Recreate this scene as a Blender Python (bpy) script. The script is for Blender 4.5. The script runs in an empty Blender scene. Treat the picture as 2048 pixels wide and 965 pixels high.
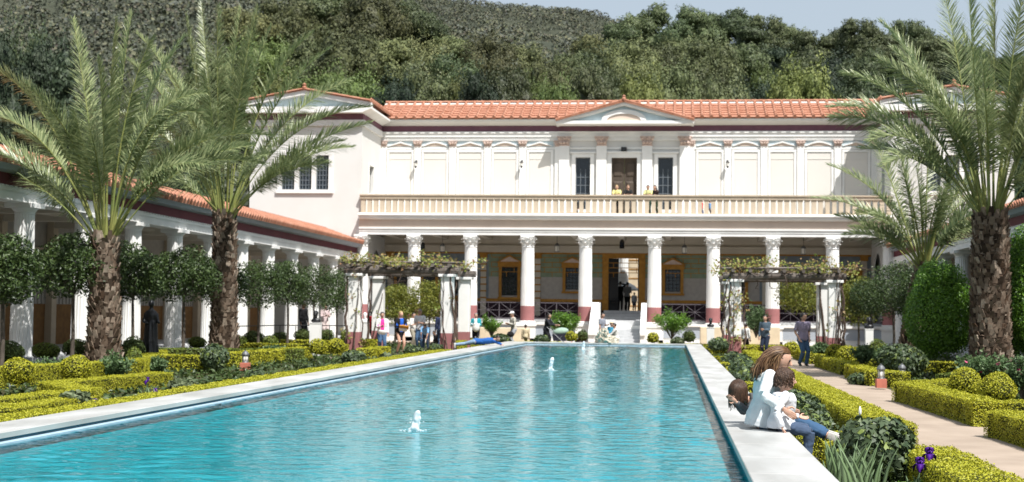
import bpy, math, random
import numpy as np
from mathutils import Vector, Matrix

R = math.radians
SC = bpy.context.scene
COL = SC.collection
rnd = random.Random(7)
rng = np.random.default_rng(7)

# ------------------------------------------------------------------ camera
FPX, CX, CY, EYE = 2844.0, 1024.0, 482.5, 1.62
def cam_axes(pitch=0.05075, yaw=0.11225, roll=R(0.70)):
    f = Vector((-math.sin(yaw)*math.cos(pitch), math.cos(yaw)*math.cos(pitch), math.sin(pitch)))
    r0 = Vector((math.cos(yaw), math.sin(yaw), 0)); u0 = r0.cross(f)
    return f, r0*math.cos(roll)+u0*math.sin(roll), u0*math.cos(roll)-r0*math.sin(roll)
AF, AR, AU = cam_axes()
cd = bpy.data.cameras.new('camera'); cam = bpy.data.objects.new('camera', cd); COL.objects.link(cam)
cd.sensor_width = 36; cd.lens = FPX/2048*36; cd.clip_end = 6000; cd.clip_start = .2
cam.matrix_world = Matrix(((AR.x, AU.x, -AF.x, 0), (AR.y, AU.y, -AF.y, 0), (AR.z, AU.z, -AF.z, EYE), (0, 0, 0, 1)))
cd.dof.use_dof = True; cd.dof.focus_distance = 14.6; cd.dof.aperture_fstop = 3.2
SC.camera = cam
def ray(px, py): return AF*FPX + AR*(px-CX) - AU*(py-CY)
def at(px, py, Y):                       # photo pixel -> point on the plane y = Y
    d = ray(px, py); t = Y/d.y; return Vector((d.x*t, Y, EYE+d.z*t))
def onz(px, py, z=0.0):                  # photo pixel -> point on the plane z
    d = ray(px, py); t = (z-EYE)/d.z; return Vector((d.x*t, d.y*t, z))

# ------------------------------------------------------------------ sky, sun, exposure
SUN = Vector((0.42, -0.50, 1.0)).normalized()
el = math.asin(SUN.z)
w = bpy.data.worlds.new('World'); SC.world = w; w.use_nodes = True
nt = w.node_tree; bg = nt.nodes['Background']
sk = nt.nodes.new('ShaderNodeTexSky'); sk.sky_type = 'NISHITA'; sk.sun_disc = False
sk.sun_elevation = el; sk.sun_rotation = math.atan2(SUN.x, SUN.y); sk.air_density = 1.0; sk.dust_density = 4.5; sk.ozone_density = 1.0
veil = nt.nodes.new('ShaderNodeMix'); veil.data_type = 'RGBA'; veil.inputs[0].default_value = .62; veil.inputs[7].default_value = (6.3, 7.3, 8.2, 1)   # thin high cloud over the blue
nt.links.new(sk.outputs[0], veil.inputs[6]); nt.links.new(veil.outputs[2], bg.inputs[0]); bg.inputs[1].default_value = 0.078
sd = bpy.data.lights.new('sun', 'SUN'); sd.energy = 5.0; sd.angle = R(0.53); sd.color = (1, .965, .92)
so = bpy.data.objects.new('sun', sd); COL.objects.link(so); so.rotation_euler = SUN.to_track_quat('Z', 'Y').to_euler(); so.location = (20, -30, 60)
SC.view_settings.view_transform = 'Standard'; SC.view_settings.look = 'None'; SC.view_settings.exposure = 0.52; SC.view_settings.gamma = 1
SC.view_settings.use_curve_mapping = False
SC.render.engine = 'CYCLES'
cy = SC.cycles; cy.max_bounces = 8; cy.diffuse_bounces = 4; cy.glossy_bounces = 3; cy.transmission_bounces = 4; cy.transparent_max_bounces = 10
cy.use_denoising = True; cy.caustics_reflective = False; cy.caustics_refractive = False

# ------------------------------------------------------------------ helpers
class MB:
    def __init__(s): s.v = []; s.f = []; s.m = []; s.big = []
    def add(s, vs, fs, m=0):
        n = len(s.v); s.v += [tuple(v) for v in vs]; s.f += [tuple(i+n for i in f) for f in fs]; s.m += [m]*len(fs); return s
    def box(s, x0, x1, y0, y1, z0, z1, m=0):
        vs = [(x0,y0,z0),(x1,y0,z0),(x1,y1,z0),(x0,y1,z0),(x0,y0,z1),(x1,y0,z1),(x1,y1,z1),(x0,y1,z1)]
        return s.add(vs, [(0,3,2,1),(4,5,6,7),(0,1,5,4),(1,2,6,5),(2,3,7,6),(3,0,4,7)], m)
    def bev(s, x0, x1, y0, y1, z0, z1, b=.02, m=0):     # box with chamfered vertical and top edges
        def ring(i, z): return [(x0+i,y0,z),(x1-i,y0,z),(x1,y0+i,z),(x1,y1-i,z),(x1-i,y1,z),(x0+i,y1,z),(x0,y1-i,z),(x0,y0+i,z)]
        def inner(z): i=b; return [(x0+i,y0+i,z),(x1-i,y0+i,z),(x1-i,y0+i,z),(x1-i,y1-i,z),(x1-i,y1-i,z),(x0+i,y1-i,z),(x0+i,y1-i,z),(x0+i,y0+i,z)]
        rings = [ring(b, z0), ring(b, z1-b), inner(z1)]
        return s.loft(rings, m=m)
    def loft(s, rings, m=0, caps=True, closed=True):
        n = len(rings[0]); vs = [p for r in rings for p in r]; fs = []
        for i in range(len(rings)-1):
            for j in range(n if closed else n-1):
                a = i*n+j; b = i*n+(j+1) % n; fs.append((a, b, b+n, a+n))
        if caps: fs.append(tuple(range(n-1, -1, -1))); fs.append(tuple((len(rings)-1)*n+j for j in range(n)))
        return s.add(vs, fs, m)
    def lathe(s, prof, cx=0, cy=0, n=20, m=0, caps=True, flute=0, fn=None):
        rings = []
        for k, (r, z) in enumerate(prof):
            ring = []
            for j in range(n):
                a = 2*math.pi*j/n; rr = r*(1-flute*(j % 2)) if (fn is None or fn(k)) else r
                ring.append((cx+rr*math.cos(a), cy+rr*math.sin(a), z))
            rings.append(ring)
        return s.loft(rings, m, caps)
    def tube(s, pts, rad, n=6, m=0, squash=None):
        pts = [Vector(p) for p in pts]; rings = []
        if not hasattr(rad, '__len__'): rad = [rad]*len(pts)
        up = None
        for i, p in enumerate(pts):
            d = (pts[min(i+1, len(pts)-1)]-pts[max(i-1, 0)]).normalized()
            if up is None: up = Vector((0,0,1)) if abs(d.z) < .9 else Vector((0,1,0))
            a = d.cross(up).normalized(); b = a.cross(d).normalized(); up = b
            k = squash or 1
            rings.append([p+a*rad[i]*math.cos(2*math.pi*j/n)+b*rad[i]*k*math.sin(2*math.pi*j/n) for j in range(n)])
        return s.loft(rings, m)
    def prism(s, poly, a, b, ax='y', m=0):     # poly of 2D points extruded along an axis
        def T(p, t): return {'y': (p[0], t, p[1]), 'x': (t, p[0], p[1]), 'z': (p[0], p[1], t)}[ax]
        return s.loft([[T(p, a) for p in poly], [T(p, b) for p in poly]], m)
    def quads(s, Q, m=0):                      # numpy (N,k,3)
        if len(Q): s.big.append((np.asarray(Q, dtype=np.float64), m))
        return s
    def mesh(s, name, off=(0,0,0)):
        me = bpy.data.meshes.new(name)
        V = np.array(s.v, dtype=np.float64).reshape(-1, 3); loops = [i for f in s.f for i in f]; cnt = [len(f) for f in s.f]; mi = list(s.m)
        LV = [np.array(loops, dtype=np.int32)]; CN = [np.array(cnt, dtype=np.int32)]; MI = [np.array(mi, dtype=np.int32)]; VV = [V]; n = len(V)
        for Q, m in s.big:
            N, k, _ = Q.shape; VV.append(Q.reshape(-1, 3)); LV.append(np.arange(n, n+N*k, dtype=np.int32)); CN.append(np.full(N, k, dtype=np.int32)); MI.append(np.full(N, m, dtype=np.int32)); n += N*k
        V = np.concatenate(VV)-np.array(off); L = np.concatenate(LV); Cn = np.concatenate(CN); Mi = np.concatenate(MI)
        me.vertices.add(len(V)); me.vertices.foreach_set('co', V.astype(np.float32).ravel())
        me.loops.add(len(L)); me.loops.foreach_set('vertex_index', L)
        me.polygons.add(len(Cn)); st = np.zeros(len(Cn), dtype=np.int32); st[1:] = np.cumsum(Cn)[:-1]
        me.polygons.foreach_set('loop_start', st); me.polygons.foreach_set('loop_total', Cn); me.polygons.foreach_set('material_index', Mi)
        me.update(calc_edges=True); me.validate(); return me
    def build(s, name, mat, parent=None, smooth=False, local=False):
        off = (0,0,0)
        if parent is not None and not local: off = OFF.get(parent.name, (0,0,0))
        me = s.mesh(name, off)
        for m in (mat if isinstance(mat, (list, tuple)) else [mat]): me.materials.append(m)
        me.shade_smooth() if smooth else me.shade_flat()
        o = bpy.data.objects.new(name, me); COL.objects.link(o)
        if parent is not None: o.parent = parent; OFF[o.name] = off
        return o
OFF = {}
def tag(o, label=None, cat=None, group=None, kind=None):
    if label: o['label'] = label
    if cat: o['category'] = cat
    if group: o['group'] = group
    if kind: o['kind'] = kind
    return o
def thing(name, label, cat, loc=(0,0,0), rz=0, group=None):
    o = bpy.data.objects.new(name, None); COL.objects.link(o); o.location = loc; o.rotation_euler = (0,0,rz); o.empty_display_size = .3
    OFF[o.name] = tuple(loc) if rz == 0 else (0,0,0)
    return tag(o, label, cat, group)
def kids(o): return [c for c in bpy.data.objects if c.parent is o]
def dup(root, loc, rz=None, sc=None, label=None, ch=None):
    r = root.copy(); COL.objects.link(r); r.location = loc
    if rz is not None: r.rotation_euler = (0,0,rz)
    if sc is not None: r.scale = sc if hasattr(sc, '__len__') else (sc,)*3
    if label: r['label'] = label
    for c0 in (ch if ch is not None else list(root.children)):
        c = c0.copy(); COL.objects.link(c); c.parent = r
        for g in c0.children:
            d = g.copy(); COL.objects.link(d); d.parent = c
    return r

# ------------------------------------------------------------------ materials
def objvar(m, amt):          # each tree of a kind a little lighter, darker or yellower than the next
    n = m.node_tree.nodes; l = m.node_tree.links; b = n['Principled BSDF']; src = b.inputs['Base Color'].links[0].from_socket
    oi = n.new('ShaderNodeObjectInfo'); h = n.new('ShaderNodeHueSaturation'); r1 = n.new('ShaderNodeMapRange'); r1.inputs[3].default_value = 1-amt; r1.inputs[4].default_value = 1+amt; r2 = n.new('ShaderNodeMapRange'); r2.inputs[3].default_value = .475; r2.inputs[4].default_value = .525
    mu = n.new('ShaderNodeMath'); mu.operation = 'MULTIPLY'; mu.inputs[1].default_value = 7.31; fr = n.new('ShaderNodeMath'); fr.operation = 'FRACT'
    l.new(oi.outputs['Random'], r1.inputs[0]); l.new(oi.outputs['Random'], mu.inputs[0]); l.new(mu.outputs[0], fr.inputs[0]); l.new(fr.outputs[0], r2.inputs[0]); l.new(r1.outputs[0], h.inputs['Value']); l.new(r2.outputs[0], h.inputs['Hue']); l.new(src, h.inputs['Color']); l.new(h.outputs[0], b.inputs['Base Color'])
def M(name, col, rough=.6, spec=.4, var=0, scale=3, col2=None, bump=0, bscale=None, metal=0, island=0, cols=None, trans=0, detail=5, stretch=None, sheen=0, coat=0):
    m = bpy.data.materials.new(name); m.use_nodes = True; n = m.node_tree.nodes; l = m.node_tree.links
    b = n['Principled BSDF']; b.inputs['Roughness'].default_value = rough; b.inputs['Specular IOR Level'].default_value = spec; b.inputs['Metallic'].default_value = metal
    b.inputs['Base Color'].default_value = (*col, 1)
    if coat: b.inputs['Coat Weight'].default_value = coat
    tc = n.new('ShaderNodeTexCoord'); mp = n.new('ShaderNodeMapping'); l.new(tc.outputs['Object'], mp.inputs[0])
    if stretch: mp.inputs['Scale'].default_value = stretch
    out = None
    if cols:                                   # random colour per leaf
        g = n.new('ShaderNodeNewGeometry'); cr = n.new('ShaderNodeValToRGB'); l.new(g.outputs['Random Per Island'], cr.inputs[0])
        e = cr.color_ramp.elements; e[0].color = (*cols[0], 1); e[0].position = 0; e[1].color = (*cols[-1], 1); e[1].position = 1
        for i, c in enumerate(cols[1:-1]): x = e.new((i+1)/(len(cols)-1)); x.color = (*c, 1)
        out = cr.outputs[0]
    if col2 or var:
        no = n.new('ShaderNodeTexNoise'); no.inputs['Scale'].default_value = scale; no.inputs['Detail'].default_value = detail; l.new(mp.outputs[0], no.inputs[0])
        rp = n.new('ShaderNodeMapRange'); rp.inputs[1].default_value = .35; rp.inputs[2].default_value = .65; l.new(no.outputs['Fac'], rp.inputs[0])
        mx = n.new('ShaderNodeMix'); mx.data_type = 'RGBA'; l.new(rp.outputs[0], mx.inputs[0])
        c2 = col2 or tuple(c*(1-var) for c in col)
        if out is None:
            mx.inputs[6].default_value = (*col, 1); mx.inputs[7].default_value = (*c2, 1)
        else:
            mx.blend_type = 'MULTIPLY'; l.new(out, mx.inputs[6]); mx.inputs[7].default_value = (1-var,)*3+(1,)
        out = mx.outputs[2]
    if out is not None: l.new(out, b.inputs['Base Color'])
    if bump:
        no2 = n.new('ShaderNodeTexNoise'); no2.inputs['Scale'].default_value = bscale or scale*4; no2.inputs['Detail'].default_value = 6; l.new(mp.outputs[0], no2.inputs[0])
        bp = n.new('ShaderNodeBump'); bp.inputs['Strength'].default_value = min(1, bump*10); bp.inputs['Distance'].default_value = bump; l.new(no2.outputs['Fac'], bp.inputs['Height']); l.new(bp.outputs[0], b.inputs['Normal'])
    if trans:
        t = n.new('ShaderNodeBsdfTranslucent'); ms = n.new('ShaderNodeMixShader'); ms.inputs[0].default_value = trans
        if out is not None: l.new(out, t.inputs[0])
        else: t.inputs[0].default_value = (*col, 1)
        l.new(b.outputs[0], ms.inputs[1]); l.new(t.outputs[0], ms.inputs[2]); l.new(ms.outputs[0], n['Material Output'].inputs[0])
    return m
mat = {}
mat['stucco'] = M('cream_stucco', (.665,.665,.645), .85, .2, col2=(.635,.63,.605), scale=.7, bump=.004, bscale=60)
mat['white'] = M('white_painted_stone', (.80,.80,.78), .7, .3, col2=(.72,.72,.70), scale=1.2, bump=.003, bscale=40)
mat['panel'] = M('ivory_panel', (.66,.64,.60), .8, .2, col2=(.645,.62,.575), scale=.5)
mat['beige'] = M('beige_trim', (.64,.52,.43), .8, .2, col2=(.58,.47,.39), scale=1)
mat['tan'] = M('tan_stone', (.56,.47,.36), .8, .2, col2=(.49,.41,.31), scale=2.5, bump=.003)
mat['cream_stone'] = M('cream_limestone', (.66,.56,.40), .85, .2, col2=(.55,.46,.33), scale=2.2, bump=.004)
mat['pinkcap'] = M('dusty_pink_paint', (.60,.47,.41), .8, .2, var=.2, scale=6)
mat['skyblue'] = M('pale_blue_paint', (.55,.66,.70), .8, .2, var=.1)
mat['purple'] = M('aubergine_frieze', (.19,.085,.115), .75, .3, var=.15, scale=1.5)
mat['maroon'] = M('maroon_frieze', (.13,.030,.040), .75, .3, var=.2, scale=1.5)
mat['mauve'] = M('dusty_rose_plaster', (.34,.145,.145), .75, .3, var=.18, scale=2)
mat['tile'] = M('terracotta', (.32,.135,.080), .8, .25, col2=(.43,.215,.145), scale=2.4, bump=.01, bscale=12, detail=8)
mat['tilepale'] = M('pale_mortar', (.78,.68,.62), .85, .2, var=.2, scale=4)
mat['glass'] = M('dark_window_glass', (.010,.016,.024), .12, .6)
mat['lead'] = M('grey_glazing_bar', (.13,.15,.17), .6, .4)
mat['wood'] = M('weathered_door_wood', (.085,.065,.050), .65, .3, col2=(.06,.045,.034), scale=4, stretch=(1,1,.15))
mat['bronze'] = M('dark_bronze', (.020,.021,.023), .38, .6, metal=.4, var=.4, scale=14, bump=.006, bscale=25)
mat['lattice'] = M('dark_lattice_metal', (.085,.075,.085), .6, .3)
mat['brown_dado'] = M('brown_painted_dado', (.25,.135,.050), .8, .2, col2=(.19,.10,.04), scale=5)
mat['iron'] = M('black_iron', (.02,.02,.022), .5, .5)
mat['ochre'] = M('ochre_fresco', (.44,.22,.045), .8, .2, col2=(.34,.165,.035), scale=5)
mat['greenwall'] = M('green_fresco', (.25,.31,.22), .85, .15, col2=(.21,.265,.185), scale=4)
mat['greywall'] = M('grey_fresco', (.42,.39,.355), .85, .15, col2=(.36,.335,.31), scale=5)
mat['bluewall'] = M('slate_blue_fresco', (.22,.26,.30), .85, .15, var=.2, scale=4)
mat['darkpurple'] = M('dark_purple_dado', (.030,.012,.022), .7, .3, var=.2)
mat['soffit'] = M('tan_soffit', (.56,.51,.43), .85, .2, var=.1, scale=1)
mat['greypanel'] = M('blue_grey_podium', (.35,.39,.44), .8, .2, var=.1, scale=1.5)
mat['stone_step'] = M('grey_step_stone', (.50,.51,.52), .75, .3, var=.15, scale=5)
mat['marble'] = M('white_marble_coping', (.50,.505,.495), .42, .4, col2=(.34,.34,.325), scale=2.2, detail=9, stretch=(1,.35,1), bump=.0015, bscale=90)
mat['poolwall'] = M('blue_pool_plaster', (.10,.24,.32), .7, .3, var=.2, scale=3)
mat['poolwhite'] = M('pale_pool_ledge', (.34,.46,.54), .7, .3, var=.15, scale=5)
mat['poolfloor'] = M('turquoise_pool_plaster', (.018,.43,.50), .7, .2, var=.2, scale=1.3)
mat['gravel'] = M('decomposed_granite', (.38,.31,.25), .95, .1, col2=(.31,.25,.20), scale=1.2, bump=.006, bscale=160, detail=10)
mat['soil'] = M('garden_soil', (.045,.035,.022), .95, .1, col2=(.06,.075,.025), scale=1.4, bump=.02, bscale=20)

def ground_struct(name, mb, m, smooth=False): return tag(mb.build(name, m, smooth=smooth), kind='structure')

# ------------------------------------------------------------------ ground, path, pool
g = MB(); g.add([(-3000,-60,0),(-6.66,-60,0),(-6.66,3500,0),(-3000,3500,0)], [(0,1,2,3)])
g.add([(1.18,-60,0),(3000,-60,0),(3000,3500,0),(1.18,3500,0)], [(0,1,2,3)])
g.add([(-6.66,58.1,0),(1.18,58.1,0),(1.18,3500,0),(-6.66,3500,0)], [(0,1,2,3)])
ground_struct('ground', g, mat['soil'])
g = MB(); g.add([(2.75,-5,.006),(4.9,-5,.006),(4.9,76,.006),(2.75,76,.006)], [(0,1,2,3)])
g.add([(-12.1,48,.005),(-9.2,48,.005),(-9.2,76,.005),(-12.1,76,.005)], [(0,1,2,3)])
g.add([(-17.2,70,.010),(12,70,.010),(12,78.5,.010),(-17.2,78.5,.010)], [(0,1,2,3)])
ground_struct('path', g, mat['gravel'])

XL0, XL1, XR, YF, YN = -6.12, -5.80, .57, 57.35, -4.0      # inner edges of the pool
OL, OR = -6.66, 1.18
def xl(y): return XL0+(XL1-XL0)*(y-10)/(YF-10)
cz = .47
g = MB()
ys = list(np.arange(YN, YF, 1.22))+[YF]
for a, b in zip(ys[:-1], ys[1:]):
    e = .004
    for side in (0, 1):
        if side == 0: q = [(OL,a+e),(xl(a),a+e),(xl(b),b-e),(OL,b-e)]
        else: q = [(XR,a+e),(OR,a+e),(OR,b-e),(XR,b-e)]
        i = .006
        cxm = sum(p[0] for p in q)/4; cym = sum(p[1] for p in q)/4
        top = [(p[0]+(i if p[0] < cxm else -i), p[1]+(i if p[1] < cym else -i), cz) for p in q]
        g.loft([[(p[0],p[1],cz-.055) for p in q], [(p[0],p[1],cz-i) for p in q], top])
xs = list(np.linspace(OL, OR, 8))
for a, b in zip(xs[:-1], xs[1:]):
    g.loft([[(a+.004,YF+.002,cz-.055),(b-.004,YF+.002,cz-.055),(b-.004,YF+.75,cz-.055),(a+.004,YF+.75,cz-.055)], [(a+.004,YF+.002,cz),(b-.004,YF+.002,cz),(b-.004,YF+.75,cz),(a+.004,YF+.75,cz)]])
ground_struct('pool_coping', g, mat['marble'])
g = MB()
o_ = .035
for z0_, z1_, m_ in ((-.6,.342,2),(.342,cz-.055,0)):
    g.add([(xl(YN)-o_,YN,z0_),(xl(YF)-o_,YF+o_,z0_),(xl(YF)-o_,YF+o_,z1_),(xl(YN)-o_,YN,z1_)], [(0,1,2,3)], m_)
    g.add([(XR+o_,YN,z0_),(XR+o_,YF+o_,z0_),(XR+o_,YF+o_,z1_),(XR+o_,YN,z1_)], [(3,2,1,0)], m_)
    g.add([(xl(YF)-o_,YF+o_,z0_),(XR+o_,YF+o_,z0_),(XR+o_,YF+o_,z1_),(xl(YF)-o_,YF+o_,z1_)], [(0,1,2,3)], m_)
g.add([(-6.5,YN,.27),(.9,YN,.27),(.9,YF+.3,.27),(-6.5,YF+.3,.27)], [(0,1,2,3)], 2)
g.add([(OL,YN,0),(OL,YF+.75,0),(OL,YF+.75,cz-.056),(OL,YN,cz-.056)], [(0,1,2,3)], 3)
g.add([(OR,YN,0),(OR,YF+.75,0),(OR,YF+.75,cz-.056),(OR,YN,cz-.056)], [(0,1,2,3)], 3)
g.add([(OL,YF+.74,0),(OR,YF+.74,0),(OR,YF+.74,cz-.056),(OL,YF+.74,cz-.056)], [(0,1,2,3)], 3)
# the pale ledge just above the water line
L_ = .028
g.loft([[(xl(y)-o_,y,.345),(xl(y)+L_,y,.345),(xl(y)+L_,y,.372),(xl(y)-o_,y,.388)] for y in (YN, 20, 40, YF+o_-.001)], m=1)
g.loft([[(xl(YF)-o_+.002,YF+o_-.002,.345),(xl(YF)-o_+.002,YF-L_,.345),(xl(YF)-o_+.002,YF-L_,.372),(xl(YF)-o_+.002,YF+o_-.002,.388)], [(XR+o_-.002,YF+o_-.002,.345),(XR+o_-.002,YF-L_,.345),(XR+o_-.002,YF-L_,.372),(XR+o_-.002,YF+o_-.002,.388)]], m=1)
ground_struct('pool_basin', g, [mat['poolwall'], mat['poolwhite'], mat['poolfloor'], mat['white']])
for i, yy in enumerate([18.6, 27.0, 35.5, 44.0, 52.0]):
    g = MB(); g.box(xl(yy)-.03, xl(yy)+.0295, yy-.14, yy+.14, .322, .356)
    tag(g.build('overflow_slot', mat['iron']), 'dark overflow slot low in the left pool wall, ' + ['nearest to the camera','second from the near end','third from the near end','fourth from the near end','nearest to the far end'][i], 'pool drain', 'overflow slots along the left pool wall')

def water_mat():
    m = bpy.data.materials.new('pool_water'); m.use_nodes = True; n = m.node_tree.nodes; l = m.node_tree.links; n.clear()
    out = n.new('ShaderNodeOutputMaterial'); tr = n.new('ShaderNodeBsdfTransparent'); tr.inputs[0].default_value = (.46,.92,.96,1)
    gl = n.new('ShaderNodeBsdfGlossy'); gl.inputs['Roughness'].default_value = .05; fr = n.new('ShaderNodeFresnel'); fr.inputs[0].default_value = 1.40
    mx = n.new('ShaderNodeMixShader'); tc = n.new('ShaderNodeTexCoord')
    hs = []
    for sc, st, amp in ((2.2, (1,1,1), 1.0), (5.5, (.8,1.25,1), .62), (15, (.8,1.3,1), .26)):
        mp = n.new('ShaderNodeMapping'); mp.inputs['Scale'].default_value = st; mp.inputs['Rotation'].default_value = (0,0,.5*sc)
        no = n.new('ShaderNodeTexNoise'); no.inputs['Scale'].default_value = sc; no.inputs['Detail'].default_value = 2.5; no.inputs['Distortion'].default_value = .6
        l.new(tc.outputs['Object'], mp.inputs[0]); l.new(mp.outputs[0], no.inputs[0])
        mu = n.new('ShaderNodeMath'); mu.operation = 'MULTIPLY'; mu.inputs[1].default_value = amp; l.new(no.outputs['Fac'], mu.inputs[0]); hs.append(mu)
    a1 = n.new('ShaderNodeMath'); l.new(hs[0].outputs[0], a1.inputs[0]); l.new(hs[1].outputs[0], a1.inputs[1])
    a2 = n.new('ShaderNodeMath'); l.new(a1.outputs[0], a2.inputs[0]); l.new(hs[2].outputs[0], a2.inputs[1])
    bp = n.new('ShaderNodeBump'); bp.inputs['Strength'].default_value = 1; bp.inputs['Distance'].default_value = WAVE; l.new(a2.outputs[0], bp.inputs['Height'])
    l.new(bp.outputs[0], gl.inputs['Normal']); l.new(bp.outputs[0], fr.inputs['Normal'])
    l.new(fr.outputs[0], mx.inputs[0]); l.new(tr.outputs[0], mx.inputs[1]); l.new(gl.outputs[0], mx.inputs[2]); l.new(mx.outputs[0], out.inputs[0])
    return m
WAVE = .012
mat['water'] = water_mat()
yy = [6.0]
while yy[-1] < YF-.2: yy.append(yy[-1]+max(.022, .0030*yy[-1]))
yy = np.array([YN]+yy[:-1]+[YF]); n_ = 150
U, Yg = np.meshgrid(np.linspace(0, 1, n_), yy); Xg = (xl(Yg)-o_+.004)*(1-U)+(XR+o_-.004)*U; Zg = np.zeros_like(Xg)
rw = np.random.default_rng(3)
for i in range(64):                                   # wind ripples: many small crossing waves
    lam = .075*(1.85**(2.7*rw.random())); k = 6.2832/lam; a = rw.normal()*.75+1.3; s_ = .0122
    Zg += s_/k*1.15*np.sin(k*(math.cos(a)*Xg+math.sin(a)*Yg)+rw.random()*6.28+.7*np.sin(Xg*.9+i)+.6*np.sin(Yg*.5-i*2))
for jx, jy, A_ in ((-2.72,15.05,.010),(-2.65,31.6,.012),(-3.14,50.6,.010)):
    d_ = np.hypot(Xg-jx, Yg-jy); Zg += A_*np.cos(d_*22)*np.exp(-d_*1.9)
Zg *= (.55+.45*np.sin(Xg*.55+Yg*.23)*np.sin(Yg*.31-Xg*.2)+.35)*np.clip((Yg-6)/2+.3, .3, 1)
V = np.stack([Xg, Yg, .355+Zg], -1).reshape(-1, 3); g = MB(); g.add([tuple(v) for v in V], [(j*n_+i, j*n_+i+1, (j+1)*n_+i+1, (j+1)*n_+i) for j in range(len(yy)-1) for i in range(n_-1)])
ground_struct('pool_water', g, mat['water'], smooth=True)
# ------------------------------------------------------------------ villa
YC, YW = 78.0, 83.4                     # column line and wall line
XA, XB, XM = -17.35, 11.72, -2.83
def zc(y): return at(1250, y, YC).z     # photo row -> height, on the column line
def zw(y): return at(1250, y, YW).z
def xw(x): return at(x, 350, YW).x
def holed(mb, x0, x1, z0, z1, y, d, holes, m=0, mr=None):    # wall front at y with openings of depth d
    X = sorted({x0, x1, *[h[0] for h in holes], *[h[1] for h in holes]}); Z = sorted({z0, z1, *[h[2] for h in holes], *[h[3] for h in holes]})
    for a, b in zip(X[:-1], X[1:]):
        for c, e in zip(Z[:-1], Z[1:]):
            if any(h[0] <= a+1e-6 and b <= h[1]+1e-6 and h[2] <= c+1e-6 and e <= h[3]+1e-6 for h in holes): continue
            mb.add([(a,y,c),(b,y,c),(b,y,e),(a,y,e)], [(0,1,2,3)], m)
    for (a, b, c, e) in holes:
        k = m if mr is None else mr
        mb.add([(a,y,c),(a,y+d,c),(a,y+d,e),(a,y,e)], [(0,1,2,3)], k); mb.add([(b,y,c),(b,y,e),(b,y+d,e),(b,y+d,c)], [(0,1,2,3)], k)
        mb.add([(a,y,c),(b,y,c),(b,y+d,c),(a,y+d,c)], [(0,1,2,3)], k); mb.add([(a,y,e),(a,y+d,e),(b,y+d,e),(b,y,e)], [(0,1,2,3)], k)
def frame(mb, a, b, c, e, w, y0, y1, m=0, sill=True):
    mb.box(a-w, a, y0, y1, c, e, m); mb.box(b, b+w, y0, y1, c, e, m); mb.box(a-w, b+w, y0, y1, e, e+w, m)
    if sill: mb.box(a-w*1.15, b+w*1.15, y0-.04, y1, c-w*.8, c, m)
def grid_window(parent, a, b, c, e, y, nx, nz, zfrom=None, fm='lead'):
    wd = MB(); wd.add([(a,y,c),(b,y,c),(b,y,e),(a,y,e)], [(0,1,2,3)]); wo = wd.build('window', mat['glass'], parent)
    br = MB(); t = .018
    for i in range(1, nx): x = a+(b-a)*i/nx; br.box(x-t, x+t, y-.035, y-.01, c, zfrom or e)
    for i in range(1, nz): z = c+((zfrom or e)-c)*i/nz; br.box(a, b, y-.03, y-.012, z-t, z+t)
    br.box(a, a+.05, y-.05, y-.004, c, e); br.box(b-.05, b, y-.05, y-.004, c, e); br.box(a+.05, b-.05, y-.05, y-.004, e-.05, e); br.box(a+.05, b-.05, y-.05, y-.004, c, c+.05)
    br.build('glazing_bar', mat[fm], wo)
    return wo

villa = thing('villa', 'cream two-storey villa with red tile roof and white column loggia beyond the pool', 'building', (XM, YC, 0))
ztile, zcor, zfr, zmol = zw(240), zw(252), zw(264), zw(274)
zent = zw(282); zlin = zw(295); zcapb = zw(292); zbal = zc(428)
# upper wall with openings
dL, dR, dT = xw(1223), xw(1274), zw(316)
wins = [(xw(1151), xw(1180.5)), (xw(1316), xw(1346))]
holes = [(dL, dR, zbal-.35, dT)]+[(a, b, zbal+.62, dT+.02) for a, b in wins]
g = MB(); holed(g, XA, XB, zbal-.4, zmol+.3, YW, .35, holes, 0); g.build('upper_wall', mat['stucco'], villa)
for a, b in wins: grid_window(villa, a, b, zbal+.62, dT+.02, YW+.22, 3, 5, zw(338))
g = MB(); 
for a, b in wins: frame(g, a, b, zbal+.62, dT+.02, .22, YW-.07, YW+.05)
frame(g, dL, dR, zbal-.35, dT, .26, YW-.09, YW+.05, sill=False)
for a, b in wins: g.box(a-.34, b+.34, YW-.14, YW+.04, dT+.245, dT+.33)
g.box(dL-.36, dR+.36, YW-.17, YW+.04, dT+.262, dT+.36)
g.build('window_surround', mat['white'], villa)
# double door
xm = (dL+dR)/2
for a, b in ((dL, xm-.012), (xm+.012, dR)):
    d = MB(); d.box(a, b, YW+.2, YW+.26, zbal-.35, dT)
    H = dT-(zbal-.35); w_ = b-a
    do = d.build('door', mat['wood'], villa)
    pn = MB()
    for z0, z1 in ((.08, .36), (.42, .66), (.72, .94)):
        pn.loft([[(a+.13*w_,YW+.2,zbal-.35+z0*H),(b-.13*w_,YW+.2,zbal-.35+z0*H),(b-.13*w_,YW+.2,zbal-.35+z1*H),(a+.13*w_,YW+.2,zbal-.35+z1*H)],
                 [(a+.22*w_,YW+.15,zbal-.35+z0*H+.1),(b-.22*w_,YW+.15,zbal-.35+z0*H+.1),(b-.22*w_,YW+.15,zbal-.35+z1*H-.1),(a+.22*w_,YW+.15,zbal-.35+z1*H-.1)]])
    pn.build('door_panel', mat['wood'], do)
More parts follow.
